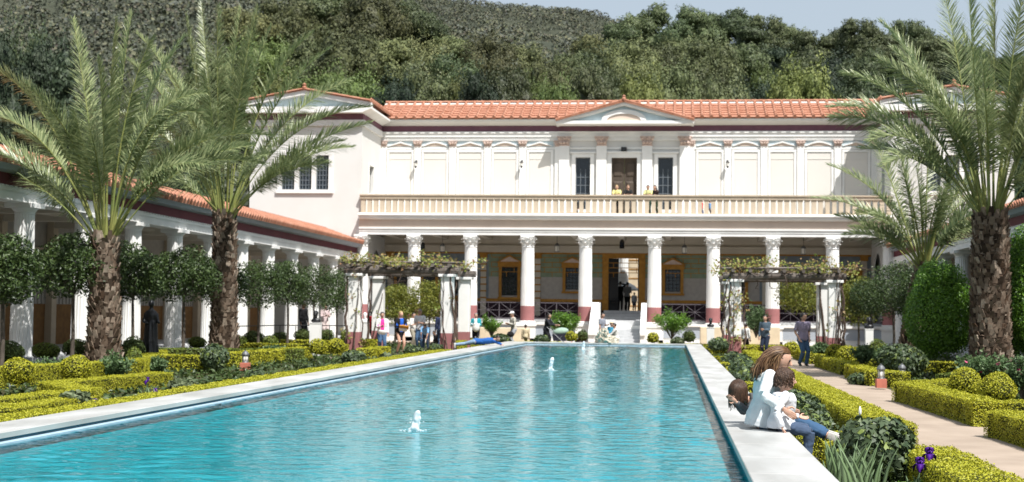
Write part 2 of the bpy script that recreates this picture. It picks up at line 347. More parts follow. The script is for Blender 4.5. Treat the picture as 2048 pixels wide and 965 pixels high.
# entablature of the upper storey
g = MB()
g.box(XA, XB, YW-.10, YW+.001, zent, zmol-.02); g.box(XA, XB, YW-.16, YW+.001, zmol-.02, zfr-.10); g.box(XA, XB, YW-.22, YW+.001, zfr-.10, zfr)
for i in range(3): g.box(XA, XB, YW-.115-.01*i, YW-.099, zent+.06+.11*i, zent+.09+.11*i)
g.box(XA, XB, YW-.05, YW, zw(299), zlin)
g.build('entablature', mat['white'], villa)
g = MB(); g.box(XA, XB, YW-.12, YW, zfr, zcor); g.build('frieze', mat['purple'], villa)
g = MB(); g.prism([(YW-.12, zcor), (YW-.30, zcor+.06), (YW-.52, zcor+.20), (YW-.58, ztile-.03), (YW-.0, ztile-.03)][::-1], XA, XB, 'x'); g.build('cornice', mat['stucco'], villa)
# pilasters, capitals and little pediments
small = [766, 835, 905, 975, 1045, 1114, 1384, 1455.6, 1528, 1601, 1675.5, 1749]
large = [1128.5, 1203, 1294, 1369.5]
def pilaster(x, w, y0, zt, zb):
    p = MB(); p.box(x-w, x+w, y0, YW+.002, zbal-.38, zb); p.box(x-w-.03, x+w+.03, y0-.03, YW+.002, zbal-.38, zbal-.1)
    po = p.build('pilaster', mat['white'], villa)
    c = MB(); c.loft([[(x-w*k,y0-e,z),(x+w*k,y0-e,z),(x+w*k,YW+.003,z),(x-w*k,YW+.003,z)] for k, e, z in ((1.0,.0,zb),(1.05,.03,zb+.05),(.9,0,zb+.08),(1.0,.04,zb+(zt-zb)*.5),(1.35,.10,zt-.06))])
    for s in (-1, 0, 1):
        c.lathe([(.02,zb+.1),(w*.34,zb+.17),(w*.26,zb+.27),(.01,zb+.3)], x+s*w*.62, y0-.05, 6); c.lathe([(.02,zt-.22),(w*.3,zt-.17),(w*.3,zt-.12),(.01,zt-.08)], x+s*w*.95, y0-.09, 6)
    c.box(x-w*1.4, x+w*1.4, y0-.12, YW+.003, zt-.058, zt)
    c.build('capital', mat['pinkcap'], po)
for px in small: pilaster(xw(px), .20 if px not in (1114, 1384) else .13, YW-.10, zent, zw(294))
for px in large: pilaster(xw(px), .30, YW-.2, zmol-.0, zw(293))
bays = [a for a in zip(small[:5], small[1:6])]+[a for a in zip(small[6:-1], small[7:])]
for i, (a, b) in enumerate(bays):
    x0, x1 = xw(a)+.24, xw(b)-.24; z0, z1 = zlin+.01, zent-.02
    g = MB(); g.add([(x0,YW-.012,z0),(x1,YW-.012,z0),(x1,YW-.012,z1),(x0,YW-.012,z1)], [(0,1,2,3)]); g.build('blue_panel', mat['skyblue'], villa)
    xc_ = (x0+x1)/2; n = 12; o_p, i_p = [], []
    arch = i % 2 == 1
    if i >= 5: arch = (i-5) % 2 == 1
    for k in range(n+1):
        t = -1+2*k/n
        h = (1-t*t)**.5 if False else (math.cos(t*math.pi/2) if arch else 1-abs(t))
        h = h if arch else 1-abs(t)
        o_p.append((xc_+t*(x1-x0)/2, z0+.05+h*(z1-z0-.06))); i_p.append((xc_+t*(x1-x0)/2*.86, z0+.045+h*(z1-z0-.06)*.66))
    g = MB()
    for k in range(n):
        q = [o_p[k], o_p[k+1], i_p[k+1], i_p[k]]
        g.loft([[(p[0],YW-.10,p[1]) for p in q[::-1]], [(p[0],YW,p[1]) for p in q[::-1]]])
    po = g.build('pediment', mat['white'], villa)
    g = MB(); g.add([(p[0],YW-.03,p[1]) for p in i_p[::-1]], [tuple(range(n+1))]); g.build('tympanum', mat['beige'], po)
    # panel frame
    fa, fb = xw(a)+.20, xw(b)-.20; zt = zw(305)
    g = MB(); w_ = .13
    g.box(fa+.04, fa+.04+w_, YW-.06, YW, zbal-.3, zt); g.box(fb-.04-w_, fb-.04, YW-.06, YW, zbal-.3, zt); g.box(fa+.04, fb-.04, YW-.065, YW, zt, zt+.15)
    g.build('panel_frame', mat['white'], villa)
    g = MB(); g.box(fa+.20, fb-.20, YW-.022, YW, zbal-.3, zt-.03); g.build('panel', mat['panel'], villa)
    g = MB(); g.box(fa+.2, fb-.2, YW-.040, YW-.022, zt-.42, zt-.36); g.build('panel_band', mat['panel'], villa)
# tiled roofs
def tiled(parent, p0, p1, up, run, spacing=.53, r=.085, pale=True, rows=7, ends=True, name='roof'):
    """eave line p0->p1, slope vector up (3D, full length run)"""
    p0, p1, up = Vector(p0), Vector(p1), Vector(up).normalized(); L = (p1-p0).length; d = (p1-p0)/L; n = d.cross(up).normalized()
    if n.z < 0: n = -n
    g = MB(); q = [p0, p1, p1+up*run, p0+up*run]
    for k in range(rows):                     # overlapping pan courses, each a real step
        a = run*k/rows; b = run*(k+1)/rows; h0, h1 = .055, .012
        g.add([p0+up*a+n*h0, p1+up*a+n*h0, p1+up*b+n*h1, p0+up*b+n*h1, p0+up*a+n*.0, p1+up*a+n*.0], [(0,1,2,3), (4,5,1,0)], 1 if (pale and k == rows-1) else 0)
    nn = int(L/spacing)
    for i in range(nn+1):
        c = p0+d*((L-nn*spacing)/2+i*spacing)
        for k in range(rows):
            a = run*k/rows-.02; b = run*(k+1)/rows; ra, rb = r*1.08, r*.86; rings = []
            for s, rr in ((a, ra), (b, rb)):
                rings.append([c+up*s+n*(.03)+d*rr*math.cos(t)+n*rr*math.sin(t) for t in [math.pi*j/6 for j in range(7)]])
            g.loft(rings, closed=False, caps=False)
            if k == 0: g.add(rings[0], [tuple(range(7))])
        if ends:
            e = c-up*.03
            g.add([e-d*r*1.2-n*.04, e+d*r*1.2-n*.04, e+d*r*1.2+n*.1, e+n*.2, e-d*r*1.2+n*.1, *[x+up*.06 for x in (e-d*r*1.2-n*.04, e+d*r*1.2-n*.04, e+d*r*1.2+n*.1, e+n*.2, e-d*r*1.2+n*.1)]],
                  [(4,3,2,1,0),(5,6,7,8,9),(0,1,6,5),(1,2,7,6),(2,3,8,7),(3,4,9,8),(4,0,5,9)])
    # ridge tiles
    k = int(L/.45)
    for i in range(k):
        a = p0+up*run+d*(L*i/k)+n*.03; b = p0+up*run+d*(L*(i+1)/k+.02)+n*.03; zz = Vector((0,0,1)); hv = zz.cross(d).normalized()
        g.loft([[a+hv*.14*math.cos(t)+zz*.12*math.sin(t) for t in [math.pi*j/6 for j in range(7)]], [b+hv*.12*math.cos(t)+zz*.10*math.sin(t) for t in [math.pi*j/6 for j in range(7)]]], closed=False)
    o = g.build(name, [mat['tile'], mat['tilepale']], parent)
    return o
YE = 82.8; zE = zw(240)+.02; rise = 1.42; runh = 3.3
tiled(villa, (XA-.3, YE, zE), (XB+.3, YE, zE), (0, runh, rise), math.hypot(runh, rise))
g = MB(); g.add([(XA-.3,YE+runh,zE+rise-.01),(XB+.3,YE+runh,zE+rise-.01),(XB+.3,YE+2*runh,zE),(XA-.3,YE+2*runh,zE)], [(0,1,2,3)]); g.build('rear_roof_slope', mat['tile'], villa)
# central pediment
pa, pb, pm = at(1112, 243, 82.3), at(1388, 243, 82.3), at(1248, 203, 82.3)
g = MB(); zb0 = pa.z+.06
def rake(mb, off0, off1, y0, y1, m=0):
    for s in (0, 1):
        e = pa if s == 0 else pb
        q = [(e.x, zb0+off0), (pm.x, pm.z+off0), (pm.x, pm.z+off1), (e.x, zb0+off1)]
        if s: q = q[::-1]
        mb.loft([[(p[0],y0,p[1]) for p in q], [(p[0],y1,p[1]) for p in q]], m)
rake(g, -.22, -.06, 82.15, 83.3); rake(g, -.27, -.22, 82.3, 83.3); g.prism([(pa.x+.1, zb0-.22), (pb.x-.1, zb0-.22), (pb.x, zb0-.04), (pa.x, zb0-.04)], 82.2, 83.35)
n = 14
for k in range(n):
    t0, t1 = math.pi*(k/n), math.pi*((k+1)/n)
    q = [(pm.x+1.3*math.cos(t0), zb0+.0+.62*math.sin(t0)), (pm.x+1.3*math.cos(t1), zb0+.62*math.sin(t1)), (pm.x+.98*math.cos(t1), zb0+.38*math.sin(t1)), (pm.x+.98*math.cos(t0), zb0+.38*math.sin(t0))]
    g.loft([[(p[0],82.33,p[1]) for p in q], [(p[0],82.6,p[1]) for p in q]])
po = g.build('central_pediment', mat['white'], villa)
g = MB(); g.add([(pa.x,82.45,zb0-.05),(pb.x,82.45,zb0-.05),(pm.x,82.45,pm.z-.1)], [(0,1,2)]); g.build('tympanum', mat['skyblue'], po)
g = MB(); g.add([(pm.x+1.0*math.cos(t),82.40,zb0-.03+.4*math.sin(t)) for t in [math.pi*k/12 for k in range(13)]], [tuple(range(13))]); g.build('lunette', mat['beige'], po)
g = MB(); rake(g, -.06, .04, 82.05, 86.2)
for s in (0, 1):
    e = pa if s == 0 else pb; A = Vector((e.x, 82.1, zb0+.02)); B = Vector((pm.x, 82.1, pm.z+.06))
    for i in range(14):
        p = A.lerp(B, i/14); q = A.lerp(B, (i+1)/14+.01); g.tube([p, q], [.075, .06], 8)
g.lathe([(.10,pm.z),(.14,pm.z+.12),(.07,pm.z+.2),(.10,pm.z+.28),(.0,pm.z+.36)], pm.x, 82.1, 8)
g.build('pediment_tiles', mat['tile'], po)

# balcony: balustrade, cornice, frieze, architrave over the columns
def zcp(y): return at(1250, y, YC-.35).z
zr, zb_, z442, z457, z470 = zcp(390), zcp(429), zcp(442), zcp(457), zcp(472)
g = MB(); g.box(XA, XB, YC-.26, YC+.06, zr-.24, zr-.07); g.box(XA, XB, YC-.32, YC+.12, zr-.07, zr); g.build('balustrade_rail', mat['tan'], villa)
g = MB(); g.box(XA, XB, YC-.28, YC+.08, zb_-.0, zb_+.06); g.build('balustrade_base', mat['tan'], villa)
nb = 81; zb1, zb2 = zb_+.06, zr-.24
proto = None
for i in range(nb):
    x = XA+(XB-XA)*(i+.5)/nb
    if proto is None:
        g = MB(); rings = []
        for w_, t in ((.115,0),(.115,.1),(.10,.12),(.112,.22),(.118,.36),(.112,.62),(.108,.78),(.12,.84),(.15,.92),(.16,1)):
            z = zb1+(zb2-zb1)*t; rings.append([(-w_,-.10,z),(w_,-.10,z),(w_,.10,z),(-w_,.10,z)])
        g.loft(rings); proto = g.build('baluster', mat['tan'], villa, local=True); o = proto
    else: o = proto.copy(); COL.objects.link(o); o.parent = villa
    o.location = (x-XM, -.1, 0)
g = MB()
g.prism([(YC-.28, z442), (YC-.50, z442+.08), (YC-.52, z442+.20), (YC-.62, z442+.24), (YC-.62, zb_-.06), (YC-.58, zb_), (YC+.3, zb_), (YC+.3, z442)][::-1], XA, XB, 'x')
g.build('balcony_cornice', mat['white'], villa)
g = MB(); g.box(XA, XB, YC-.30, YC+.3, z457, z442); g.build('lower_frieze', mat['beige'], villa)
g = MB(); g.box(XA, XB, YC-.36, YC+.32, z457-.10, z457); g.box(XA, XB, YC-.31, YC+.30, z457-.24, z457-.10); g.box(XA, XB, YC-.28, YC+.28, z470, z457-.24); g.build('architrave', mat['white'], villa)
g = MB(); g.box(XA, XB, YC+.301, YW+.3, zb_-.45, zb_-.02); g.build('balcony_floor', mat['soffit'], villa)
g = MB(); zt5 = at(1250, 507, YW).z; g.box(XA, XB, YW-.25, YW+.002, zt5, zb_-.45); g.box(XA, XB, YW-.38, YW-.25, zt5+.32, zt5+.4)
for i in range(11):
    x = XM+(i-5)*2.62; g.box(x-.16, x+.16, YC+.3, YW-.25, z470+.02, zb_-.45)
g.build('loggia_beam', mat['soffit'], villa)
# loggia rear wall
zf = 1.3; ztop = zt5
def xl5(x): return at(x, 560, YW).x
def zl(y): return at(1250, y, YW).z
LW = []   # (x0,x1,z0,z1)
for (a, b, t, bt) in ((1003.5,1035,536,594),(1131,1158.5,537,581),(1330,1361,539,583)): LW.append((xl5(a), xl5(b), zl(bt), zl(t)))
for c in (806, 859, 912, 1478, 1590, 1704): LW.append((xl5(c-12), xl5(c+12), zl(592), zl(548)))
D0, D1, DT = xl5(1217), xl5(1278), zl(517)
g = MB(); zones = [(1.3, zl(606), 3), (zl(606), zl(600), 2), (zl(600), zl(556), 1), (zl(556), ztop, 0)]
hol = [(a, b, c, d) for a, b, c, d in LW]
for z0, z1, m_ in zones:
    hh = [(a, b, max(c, z0), min(d, z1)) for a, b, c, d in hol if min(d, z1) > max(c, z0)]+([(D0, D1, max(1.85, z0), min(DT, z1))] if min(DT, z1) > max(1.85, z0) else [])
    holed(g, XA, XB, z0, z1, YW, .3, hh, m_)
g.build('loggia_wall', [mat['greenwall'], mat['greywall'], mat['ochre'], mat['darkpurple']], villa)
# masonry lines painted in ochre on the green field
g = MB(); zz = zl(556); rows = 5; hgt = (ztop-zz)/rows
for k in range(1, rows): g.box(-10.6, 4.9, YW-.010, YW, zz+hgt*k-.02, zz+hgt*k+.02)
for k in range(rows):
    x = -10.6+(.45 if k % 2 else 0)
    while x < 4.9: g.box(x-.018, x+.018, YW-.011, YW, zz+hgt*k+.02, zz+hgt*(k+1)-.02); x += .9
g.build('painted_joint', mat['ochre'], villa)
# windows of the loggia
for (a, b, c, d) in LW:
    side = a < -11 or a > 4.9
    y = YW+.2 if not side else YW-.03
    grid_window(villa, a, b, c, d, y, 4, 6, None, 'iron')
    f = MB(); w_ = .17; y0 = YW-.10
    f.box(a-w_, a, y0, YW+.01, c-.1, d+.02); f.box(b, b+w_, y0, YW+.01, c-.1, d+.02); f.box(a-w_-.06, b+w_+.06, y0-.05, YW+.01, d+.02, d+.24); f.box(a-w_-.05, b+w_+.05, y0-.05, YW+.01, c-.22, c-.1)
    f.prism([(a-w_-.16, d+.24), (b+w_+.16, d+.24), ((a+b)/2, d+.24+(b-a+2*w_+.3)*.30)], y0-.10, YW+.01)
    f.build('window_frame', mat['ochre'], villa)
    f = MB(); f.prism([(a-w_+.05, d+.30), (b+w_-.05, d+.30), ((a+b)/2, d+.24+(b-a+2*w_+.3)*.30-.12)], y0-.112, y0-.10); f.build('pediment_field', mat['pinkcap'], villa)
for a, b in ((XA+.02, -10.75), (5.05, XB-.02)): 
    g = MB(); hs_ = [(p, q, r_, s_) for p, q, r_, s_ in LW if a < p < b]
    holed(g, a, b, zl(600), ztop-.05, YW-.02, .02, hs_); g.build('painted_end_bay', mat['bluewall'], villa)
g = MB()
for x in (781, 967, 1075.5, 1420, 1530, 1728):
    c = xl5(x); g.box(c-.22, c+.22, YW-.12, YW, ztop-.35, ztop); g.box(c-.27, c+.27, YW-.15, YW, ztop-.12, ztop)
    for k in range(6):
        if x in (967, 1075.5): z0 = zl(600)+(ztop-.35-zl(600))*k/6; g.box(c-.185, c+.185, YW-.11, YW, z0, z0+.08)
g.box(XA, XB, YW-.08, YW-.021, zt5-.09, zt5+.0)
g.build('ochre_pilaster_trim', mat['ochre'], villa)
for x in (781, 967, 1075.5, 1420, 1530, 1728): c = xl5(x); g = MB(); g.box(c-.16, c+.16, YW-.09, YW, 1.5, ztop-.36); g.build('loggia_pilaster', mat['soffit'], villa)
g = MB(); frame(g, D0, D1, 1.85, DT, .36, YW-.14, YW+.02, sill=False); g.box(D0-.44, D1+.44, YW-.2, YW+.02, DT+.362, DT+.44); g.build('doorway_frame', mat['ochre'], villa)
for s, xx in ((1, D0), (-1, D1)):       # the two door leaves folded back into the hall
    d = MB(); wd_ = .56; d.box(min(xx, xx+s*.07), max(xx, xx+s*.07), YW+.32, YW+1.1, 1.85, DT) if s == -1 else d.loft([[(xx+.02,YW+.31,1.85),(xx+wd_,YW+.55,1.85),(xx+wd_-.03,YW+.6,1.85),(xx-.01,YW+.36,1.85)], [(xx+.02,YW+.31,DT),(xx+wd_,YW+.55,DT),(xx+wd_-.03,YW+.6,DT),(xx-.01,YW+.36,DT)]])
    d.build('door', mat['iron'], villa)
# entrance hall behind the doorway, open to the sunny inner court
g = MB(); x0, x1 = D0-1.2, D1+1.2
g.box(x0-.2, x0, YW+.36, YW+6, 1.85, 6); g.box(x1, x1+.2, YW+.36, YW+6, 1.85, 6); g.box(x0-.2, x1+.2, YW+.36, YW+6, 6, 6.2); g.build('hall', mat['soffit'], villa)
# podium, floor, loggia end walls with arches
g = MB(); g.box(XA, XB, YC-.35, YW+.3, 0, 1.02, 0); g.build('podium', mat['white'], villa)
for a, b in ((XA+.3, -5.2), (-.45, XB-.3)):
    g = MB(); g.box(a, b, YC-.41, YC-.351, .38, .98); g.build('podium_panel', mat['greypanel'], villa)
    g = MB(); g.box(a-.25, b+.25, YC-.52, YC-.352, 1.021, 1.14); g.box(a-.25, b+.25, YC-.46, YC-.352, .985, 1.02); g.box(a-.25, b+.25, YC-.50, YC-.352, 0, .26); g.build('podium_moulding', mat['white'], villa)
g = MB(); g.box(XA, XB, YC+.45, YW-.0, 1.021, 1.3); g.build('loggia_floor', mat['stone_step'], villa)
# bronze railing panels between the columns
zr0, zr1 = at(1250, 640, YC+.2).z, at(1250, 607, YC+.2).z
cols = [XM-1.885-3.18*3, XM-1.885-3.18*2, XM-1.885-3.18, XM-1.885, XM+1.885, XM+1.885+3.18, XM+1.885+3.18*2, XM+1.885+3.18*3]
ends = [XA+.1]+cols+[XB-.1]
for i in range(len(ends)-1):
    if i == 4: continue
    a, b = ends[i]+.36, ends[i+1]-.36; g = MB(); y = YC+.25; g.box(a, b, y-.03, y+.03, zr1-.05, zr1); g.box(a, b, y-.03, y+.03, zr0-.04, zr0+.04)
    for k in range(3):
        c0 = a+(b-a)*k/2; g.box(c0-.025, c0+.025, y-.025, y+.025, zr0, zr1)
        if k < 2:
            c1 = a+(b-a)*(k+1)/2; mx_, mz = (c0+c1)/2, (zr0+zr1)/2
            for q in ((c0,zr0,c1,zr1),(c0,zr1,c1,zr0),(mx_,zr0,mx_,zr1),(c0,mz,c1,mz)): g.tube([(q[0],y,q[1]),(q[2],y,q[3])], .013, 4)
            g.lathe([(.0,0),(.06,0),(.06,.03),(0,.03)], 0, 0, 8) if False else g.box(mx_-.05, mx_+.05, y-.02, y+.02, mz-.05, mz+.05)
    g.build('bronze_railing', mat['lattice'], villa)
# columns
zcb = 1.0; zm = 2.03; zct = z470; capH = 1.0
def corinthian(mb, z0, z1, r):
    H = z1-z0
    mb.lathe([(r*.98,z0-.06),(r*1.12,z0-.02),(r*1.0,z0+.02),(r*.98,z0+H*.3),(r*1.05,z0+H*.6),(r*1.35,z1-.12)], 0, 0, 20)
    for lay, (zz, rr, hh, n_) in enumerate(((z0+.02, r*1.0, H*.36, 8), (z0+H*.27, r*1.05, H*.38, 8))):
        for k in range(n_):
            a = 2*math.pi*(k+.5*lay)/n_; ca, sa = math.cos(a), math.sin(a); pts = []
            for (dr, dz, w_) in ((0,0,.10),(.05,.45,.12),(.10,.85,.10),(.20,1.0,.07),(.22,.86,.03)):
                c = Vector((ca*(rr+dr), sa*(rr+dr), zz+dz*hh)); t = Vector((-sa, ca, 0))*w_; pts.append([c-t+Vector((ca,sa,0))*-.03, c, c+t+Vector((ca,sa,0))*-.03, c-Vector((ca,sa,0))*.03])
            mb.loft(pts)
    for k in range(4):
        a = math.pi/4+k*math.pi/2; ca, sa = math.cos(a), math.sin(a); c = Vector((ca*r*1.45, sa*r*1.45, z1-.2))
        mb.tube([Vector((ca*r,sa*r,z0+H*.5)), Vector((ca*r*1.2,sa*r*1.2,z0+H*.72)), c, c+Vector((-ca*.05,-sa*.05,-.08))], [.05,.06,.09,.04], 6)
        a += math.pi/4; c = Vector((math.cos(a)*r*1.2, math.sin(a)*r*1.2, z1-.14)); mb.lathe([(0,c.z-.07),(.08,c.z-.03),(.08,c.z+.03),(0,c.z+.07)], c.x, c.y, 6)
    w_ = r*1.42; q = []
    for k in range(4):
        a0 = math.pi/4+k*math.pi/2; p = Vector((math.cos(a0), math.sin(a0), 0))*w_*1.18; p2 = Vector((math.cos(a0+math.pi/2), math.sin(a0+math.pi/2), 0))*w_*1.18
        q += [p, p.lerp(p2, .25)*.93, p.lerp(p2, .5)*.88, p.lerp(p2, .75)*.93]
    mb.loft([[(v.x,v.y,z) for v in q] for z in (z1-.11, z1-.001)])
protoC = None
rC = .375
for i, x in enumerate(cols+[XA+.12, XB-.12]):
    if protoC is None:
        col = bpy.data.objects.new('column', None); COL.objects.link(col); col.parent = villa
        s = MB(); s.lathe([(rC*(1.0-.12*((z-zm)/(zct-zm))**1.5), z) for z in np.linspace(zm, zct-.62, 8)], 0, 0, 48, flute=.05); s.build('shaft', mat['white'], col, local=True)
        s = MB(); s.lathe([(rC*1.02, zcb+.22), (rC*1.01, zm)], 0, 0, 48); s.build('painted_lower_shaft', mat['mauve'], col, local=True)
        s = MB(); s.box(-.50,.50,-.50,.50,zcb-.98,zcb-.0); s.box(-.56,.56,-.56,.56,zcb-.06,zcb+.02)
        s.lathe([(.49,zcb+.02),(.52,zcb+.05),(.52,zcb+.09),(.44,zcb+.12),(.43,zcb+.15),(.46,zcb+.18),(.42,zcb+.219)], 0, 0, 24); s.build('base', mat['white'], col, local=True)
        s = MB(); corinthian(s, zct-.62, zct, rC*.87); s.build('capital', mat['white'], col, local=True)
        protoC = col; c = col
    else:
        c = protoC.copy(); COL.objects.link(c); c.parent = villa
        for k in protoC.children: d = k.copy(); COL.objects.link(d); d.parent = c
    c.location = (x-XM, 0 if i < 8 else -.02, 0)
# loggia end walls (arched niche)
for s, xx in ((1, XA), (-1, XB)):
    g = MB(); n = 10; y0, y1 = YC+.35, YW; ym = (y0+y1)/2; ra = 1.5; zs = 3.6
    X = xx+s*.34
    pts = [(y0, 1.02), (y0, z470+.1), (y1, z470+.1), (y1, 1.02), (ym+ra, 1.02)]+[(ym+ra*math.cos(math.pi*k/n), zs+ra*1.05*math.sin(math.pi*k/n)) for k in range(n+1)]+[(ym-ra, 1.02)]
    g.prism(pts, X-.02, X+.02, 'x'); g.box(min(xx,xx+s*.05), max(xx,xx+s*.05), y0, y1, 1.02, z470+.1)
    g.build('niche_wall', mat['stucco'], villa)
# front stair with cheek walls
g = MB(); n = 11; sx0, sx1 = at(1198, 640, 77).x, at(1283, 640, 77).x
for k in range(n):
    y = 74.0+k*(YW-.3-74.0)/n; g.box(sx0, sx1, y, YW, k*1.85/n+.001*k, (k+1)*1.85/n)
g.build('stair', mat['stone_step'], villa)
for s, xa, xb in ((0, at(1184,640,77).x, sx0), (1, sx1, at(1293,640,77).x)):
    g = MB(); g.prism([(73.7,0),(78.6,0),(78.6,2.12),(77.0,2.12),(73.7,.55)], xa, xb, 'x'); g.prism([(73.6,.55),(73.6,.67),(76.97,2.26),(78.65,2.26),(78.65,2.12),(77.0,2.12)][::-1], xa-.003, xb+.003, 'x')
    g.build('stair_cheek', mat['white'], villa)

# ------------------------------------------------------------------ inner court seen through the doorway
g = thing('court_colonnade', 'sunlit wall with a single white column, seen through the open doorway beyond the hall', 'colonnade', (XM+.2, 96, 0))
c1 = at(1246, 560, 94)
s = MB(); s.lathe([(.36, 1.6), (.34, 7)], c1.x, 94, 32, flute=.05); s.build('column', mat['white'], g)
s = MB(); s.box(-6, 2, 97, 97.3, 0, 8); s.build('wall', mat['cream_stone'], g)
s = MB()
for k in range(8): s.box(-6, 2, 96.97, 97.0, 2.2+k*.62, 2.25+k*.62)
s.build('masonry_joint', mat['ochre'], g)
s = MB(); s.box(-7, 3, 90, 97, 1.5, 1.8); tag(s.build('court_floor', mat['gravel']), kind='structure')

# ------------------------------------------------------------------ side wings with gables
def wing(s, label):
    e = (lambda x: x) if s < 0 else (lambda x: 2*XM-x)
    xi = at(722, 400, YC).x; xo = xi-6.42
    if s > 0: xi_, xo_ = 2*XM-xi, 2*XM-xo
    w = thing('villa_wing', label, 'building', ((e(xi)+e(xo))/2, YC, 0), group='gabled wings of the villa')
    X0, X1 = sorted((e(xi), e(xo))); xm = (X0+X1)/2; yb = 90.0
    zc_ = at(760, 252, YW).z; zf_ = zc_; z2 = zfr
    ZT = ztile
    wz0, wz1 = at(610, 380, YC).z, at(610, 311, YC).z
    wx = [at(p, 345, YC).x for p in (563.5, 589.5, 598, 623.5, 632, 657.5)]; wx = [e(x) for x in wx]
    hs = [tuple(sorted(wx[i:i+2]))+(wz0, wz1) for i in (0, 2, 4)]
    g = MB(); holed(g, X0, X1, 0, z2, YC, .3, hs)
    xin = e(xi); g2 = [(YC, 0), (yb, 0), (yb, z2), (YC, z2)]
    sw = (80.0, 81.2, at(742, 388, 80.6).z, at(742, 333, 80.6).z)      # narrow side window
    def side(x, holes_):
        mbx = MB(); holed(mbx, YC, yb, 0, z2, 0, .25, holes_); d = 1 if x == X1 else -1
        for vs, f, m_ in [(mbx.v, mbx.f, 0)]:
            g.add([(x-d*v[1], v[0], v[2]) for v in vs], f)
    side(xin, [sw]); side(X0 if xin == X1 else X1, [])
    g.build('wall', mat['stucco'], w)
    for a, b, c, d in hs: grid_window(w, a, b, c, d, YC+.18, 4, 7)
    d = 1 if xin == X1 else -1
    f = MB(); f.add([(xin-d*.18,sw[0],sw[2]),(xin-d*.18,sw[1],sw[2]),(xin-d*.18,sw[1],sw[3]),(xin-d*.18,sw[0],sw[3])], [(0,1,2,3)]); f.build('window', mat['glass'], w)
    f = MB(); t = .12
    for y0, y1, z0, z1 in ((sw[0]-t,sw[0],sw[2],sw[3]),(sw[1],sw[1]+t,sw[2],sw[3]),(sw[0]-t,sw[1]+t,sw[3],sw[3]+t),(sw[0]-t,sw[1]+t,sw[2]-t,sw[2])): f.box(min(xin,xin+d*.04), max(xin,xin+d*.04), y0, y1, z0, z1)
    f.build('side_window_frame', mat['white'], w)
    f = MB(); a0, b0 = min(h[0] for h in hs), max(h[1] for h in hs)
    f.box(a0-.24, a0, YC-.05, YC+.02, wz0, wz1); f.box(b0, b0+.24, YC-.05, YC+.02, wz0, wz1); f.box(a0-.24, b0+.24, YC-.06, YC+.02, wz1, wz1+.28); f.box(a0-.3, b0+.3, YC-.12, YC+.02, wz0-.2, wz0)
    hs2 = sorted(hs)
    for k in range(2): f.box(hs2[k][1], hs2[k+1][0], YC-.045, YC+.02, wz0, wz1)
    f.build('window_frame', mat['white'], w)
    # frieze, cornice, pediment
    g = MB(); g.box(X0-.06, X1+.06, YC-.06, YC-.001, z2, zcor); g.box(xin-(.0 if d > 0 else .06), xin+(.06 if d > 0 else 0), YC, YW-.1, z2, zcor)
    g.box(X0+.01, X1-.01, YC, yb, z2, zcor); g.build('frieze', mat['purple'], w)
    g = MB(); g.box(X0-.12, X1+.12, YC-.12, YC-.001, z2-.34, z2); g.box(xin-(.0 if d > 0 else .12), xin+(.12 if d > 0 else 0), YC, YW-.23, z2-.34, z2); g.build('moulding', mat['white'], w)
    ov = .6; apz = at(607, 180, YC-.6).z; ez = ZT-.02
    g = MB()
    q = [(X0-.1, zcor), (X0-ov, zcor+.22), (X0-ov, ez), (X1+ov, ez), (X1+ov, zcor+.22), (X1+.1, zcor)]
    g.prism(q[::-1], YC-ov, YC-.002); g.prism([(xin-.3*d, zcor), (xin+.1*d, zcor), (xin+ov*d, zcor+.22), (xin+ov*d, ez), (xin-.3*d, ez)][::d], YC-.001, YW-.4)
    for sgn in (0, 1):
        ex = X0-ov if sgn == 0 else X1+ov
        qq = [(ex, ez+.001), (xm, apz-.26), (xm, apz), (ex, ez+.26)]
        if sgn: qq = qq[::-1]
        g.loft([[(p[0],YC-ov,p[1]) for p in qq], [(p[0],YC-.1,p[1]) for p in qq]])
    g.build('cornice', mat['white'], w)
    g = MB(); g.add([(X0-.3,YC-.2,ez),(X1+.3,YC-.2,ez),(xm,YC-.2,apz-.1)], [(0,1,2)]); g.build('tympanum', mat['skyblue'], w)
    g = MB()
    for sgn in (0, 1):
        ex = X0-ov if sgn == 0 else X1+ov
        p = Vector((ex, YC-ov-.05, ez+.27)); up = Vector((xm-ex, 0, apz-ez-.26)); ln = up.length
        tiled(w, p, p+Vector((0, yb-YC, 0)), up, ln, spacing=.4, rows=6, pale=False)
        A = p+Vector((0,.08,.03))
        for i in range(12): g.tube([A+up*(i/12), A+up*((i+1)/12+.01)], [.085, .07], 8)
    g.lathe([(.12,apz),(.16,apz+.12),(.08,apz+.2),(.12,apz+.3),(.0,apz+.4)], xm, YC-ov, 8)
    g.build('rake_tiles', mat['tile'], w)
    return w
wing(-1, 'left gabled wing of the villa with three dark barred windows above the left colonnade')
wing(1, 'right gabled wing of the villa half hidden behind the palm fronds above the right colonnade')

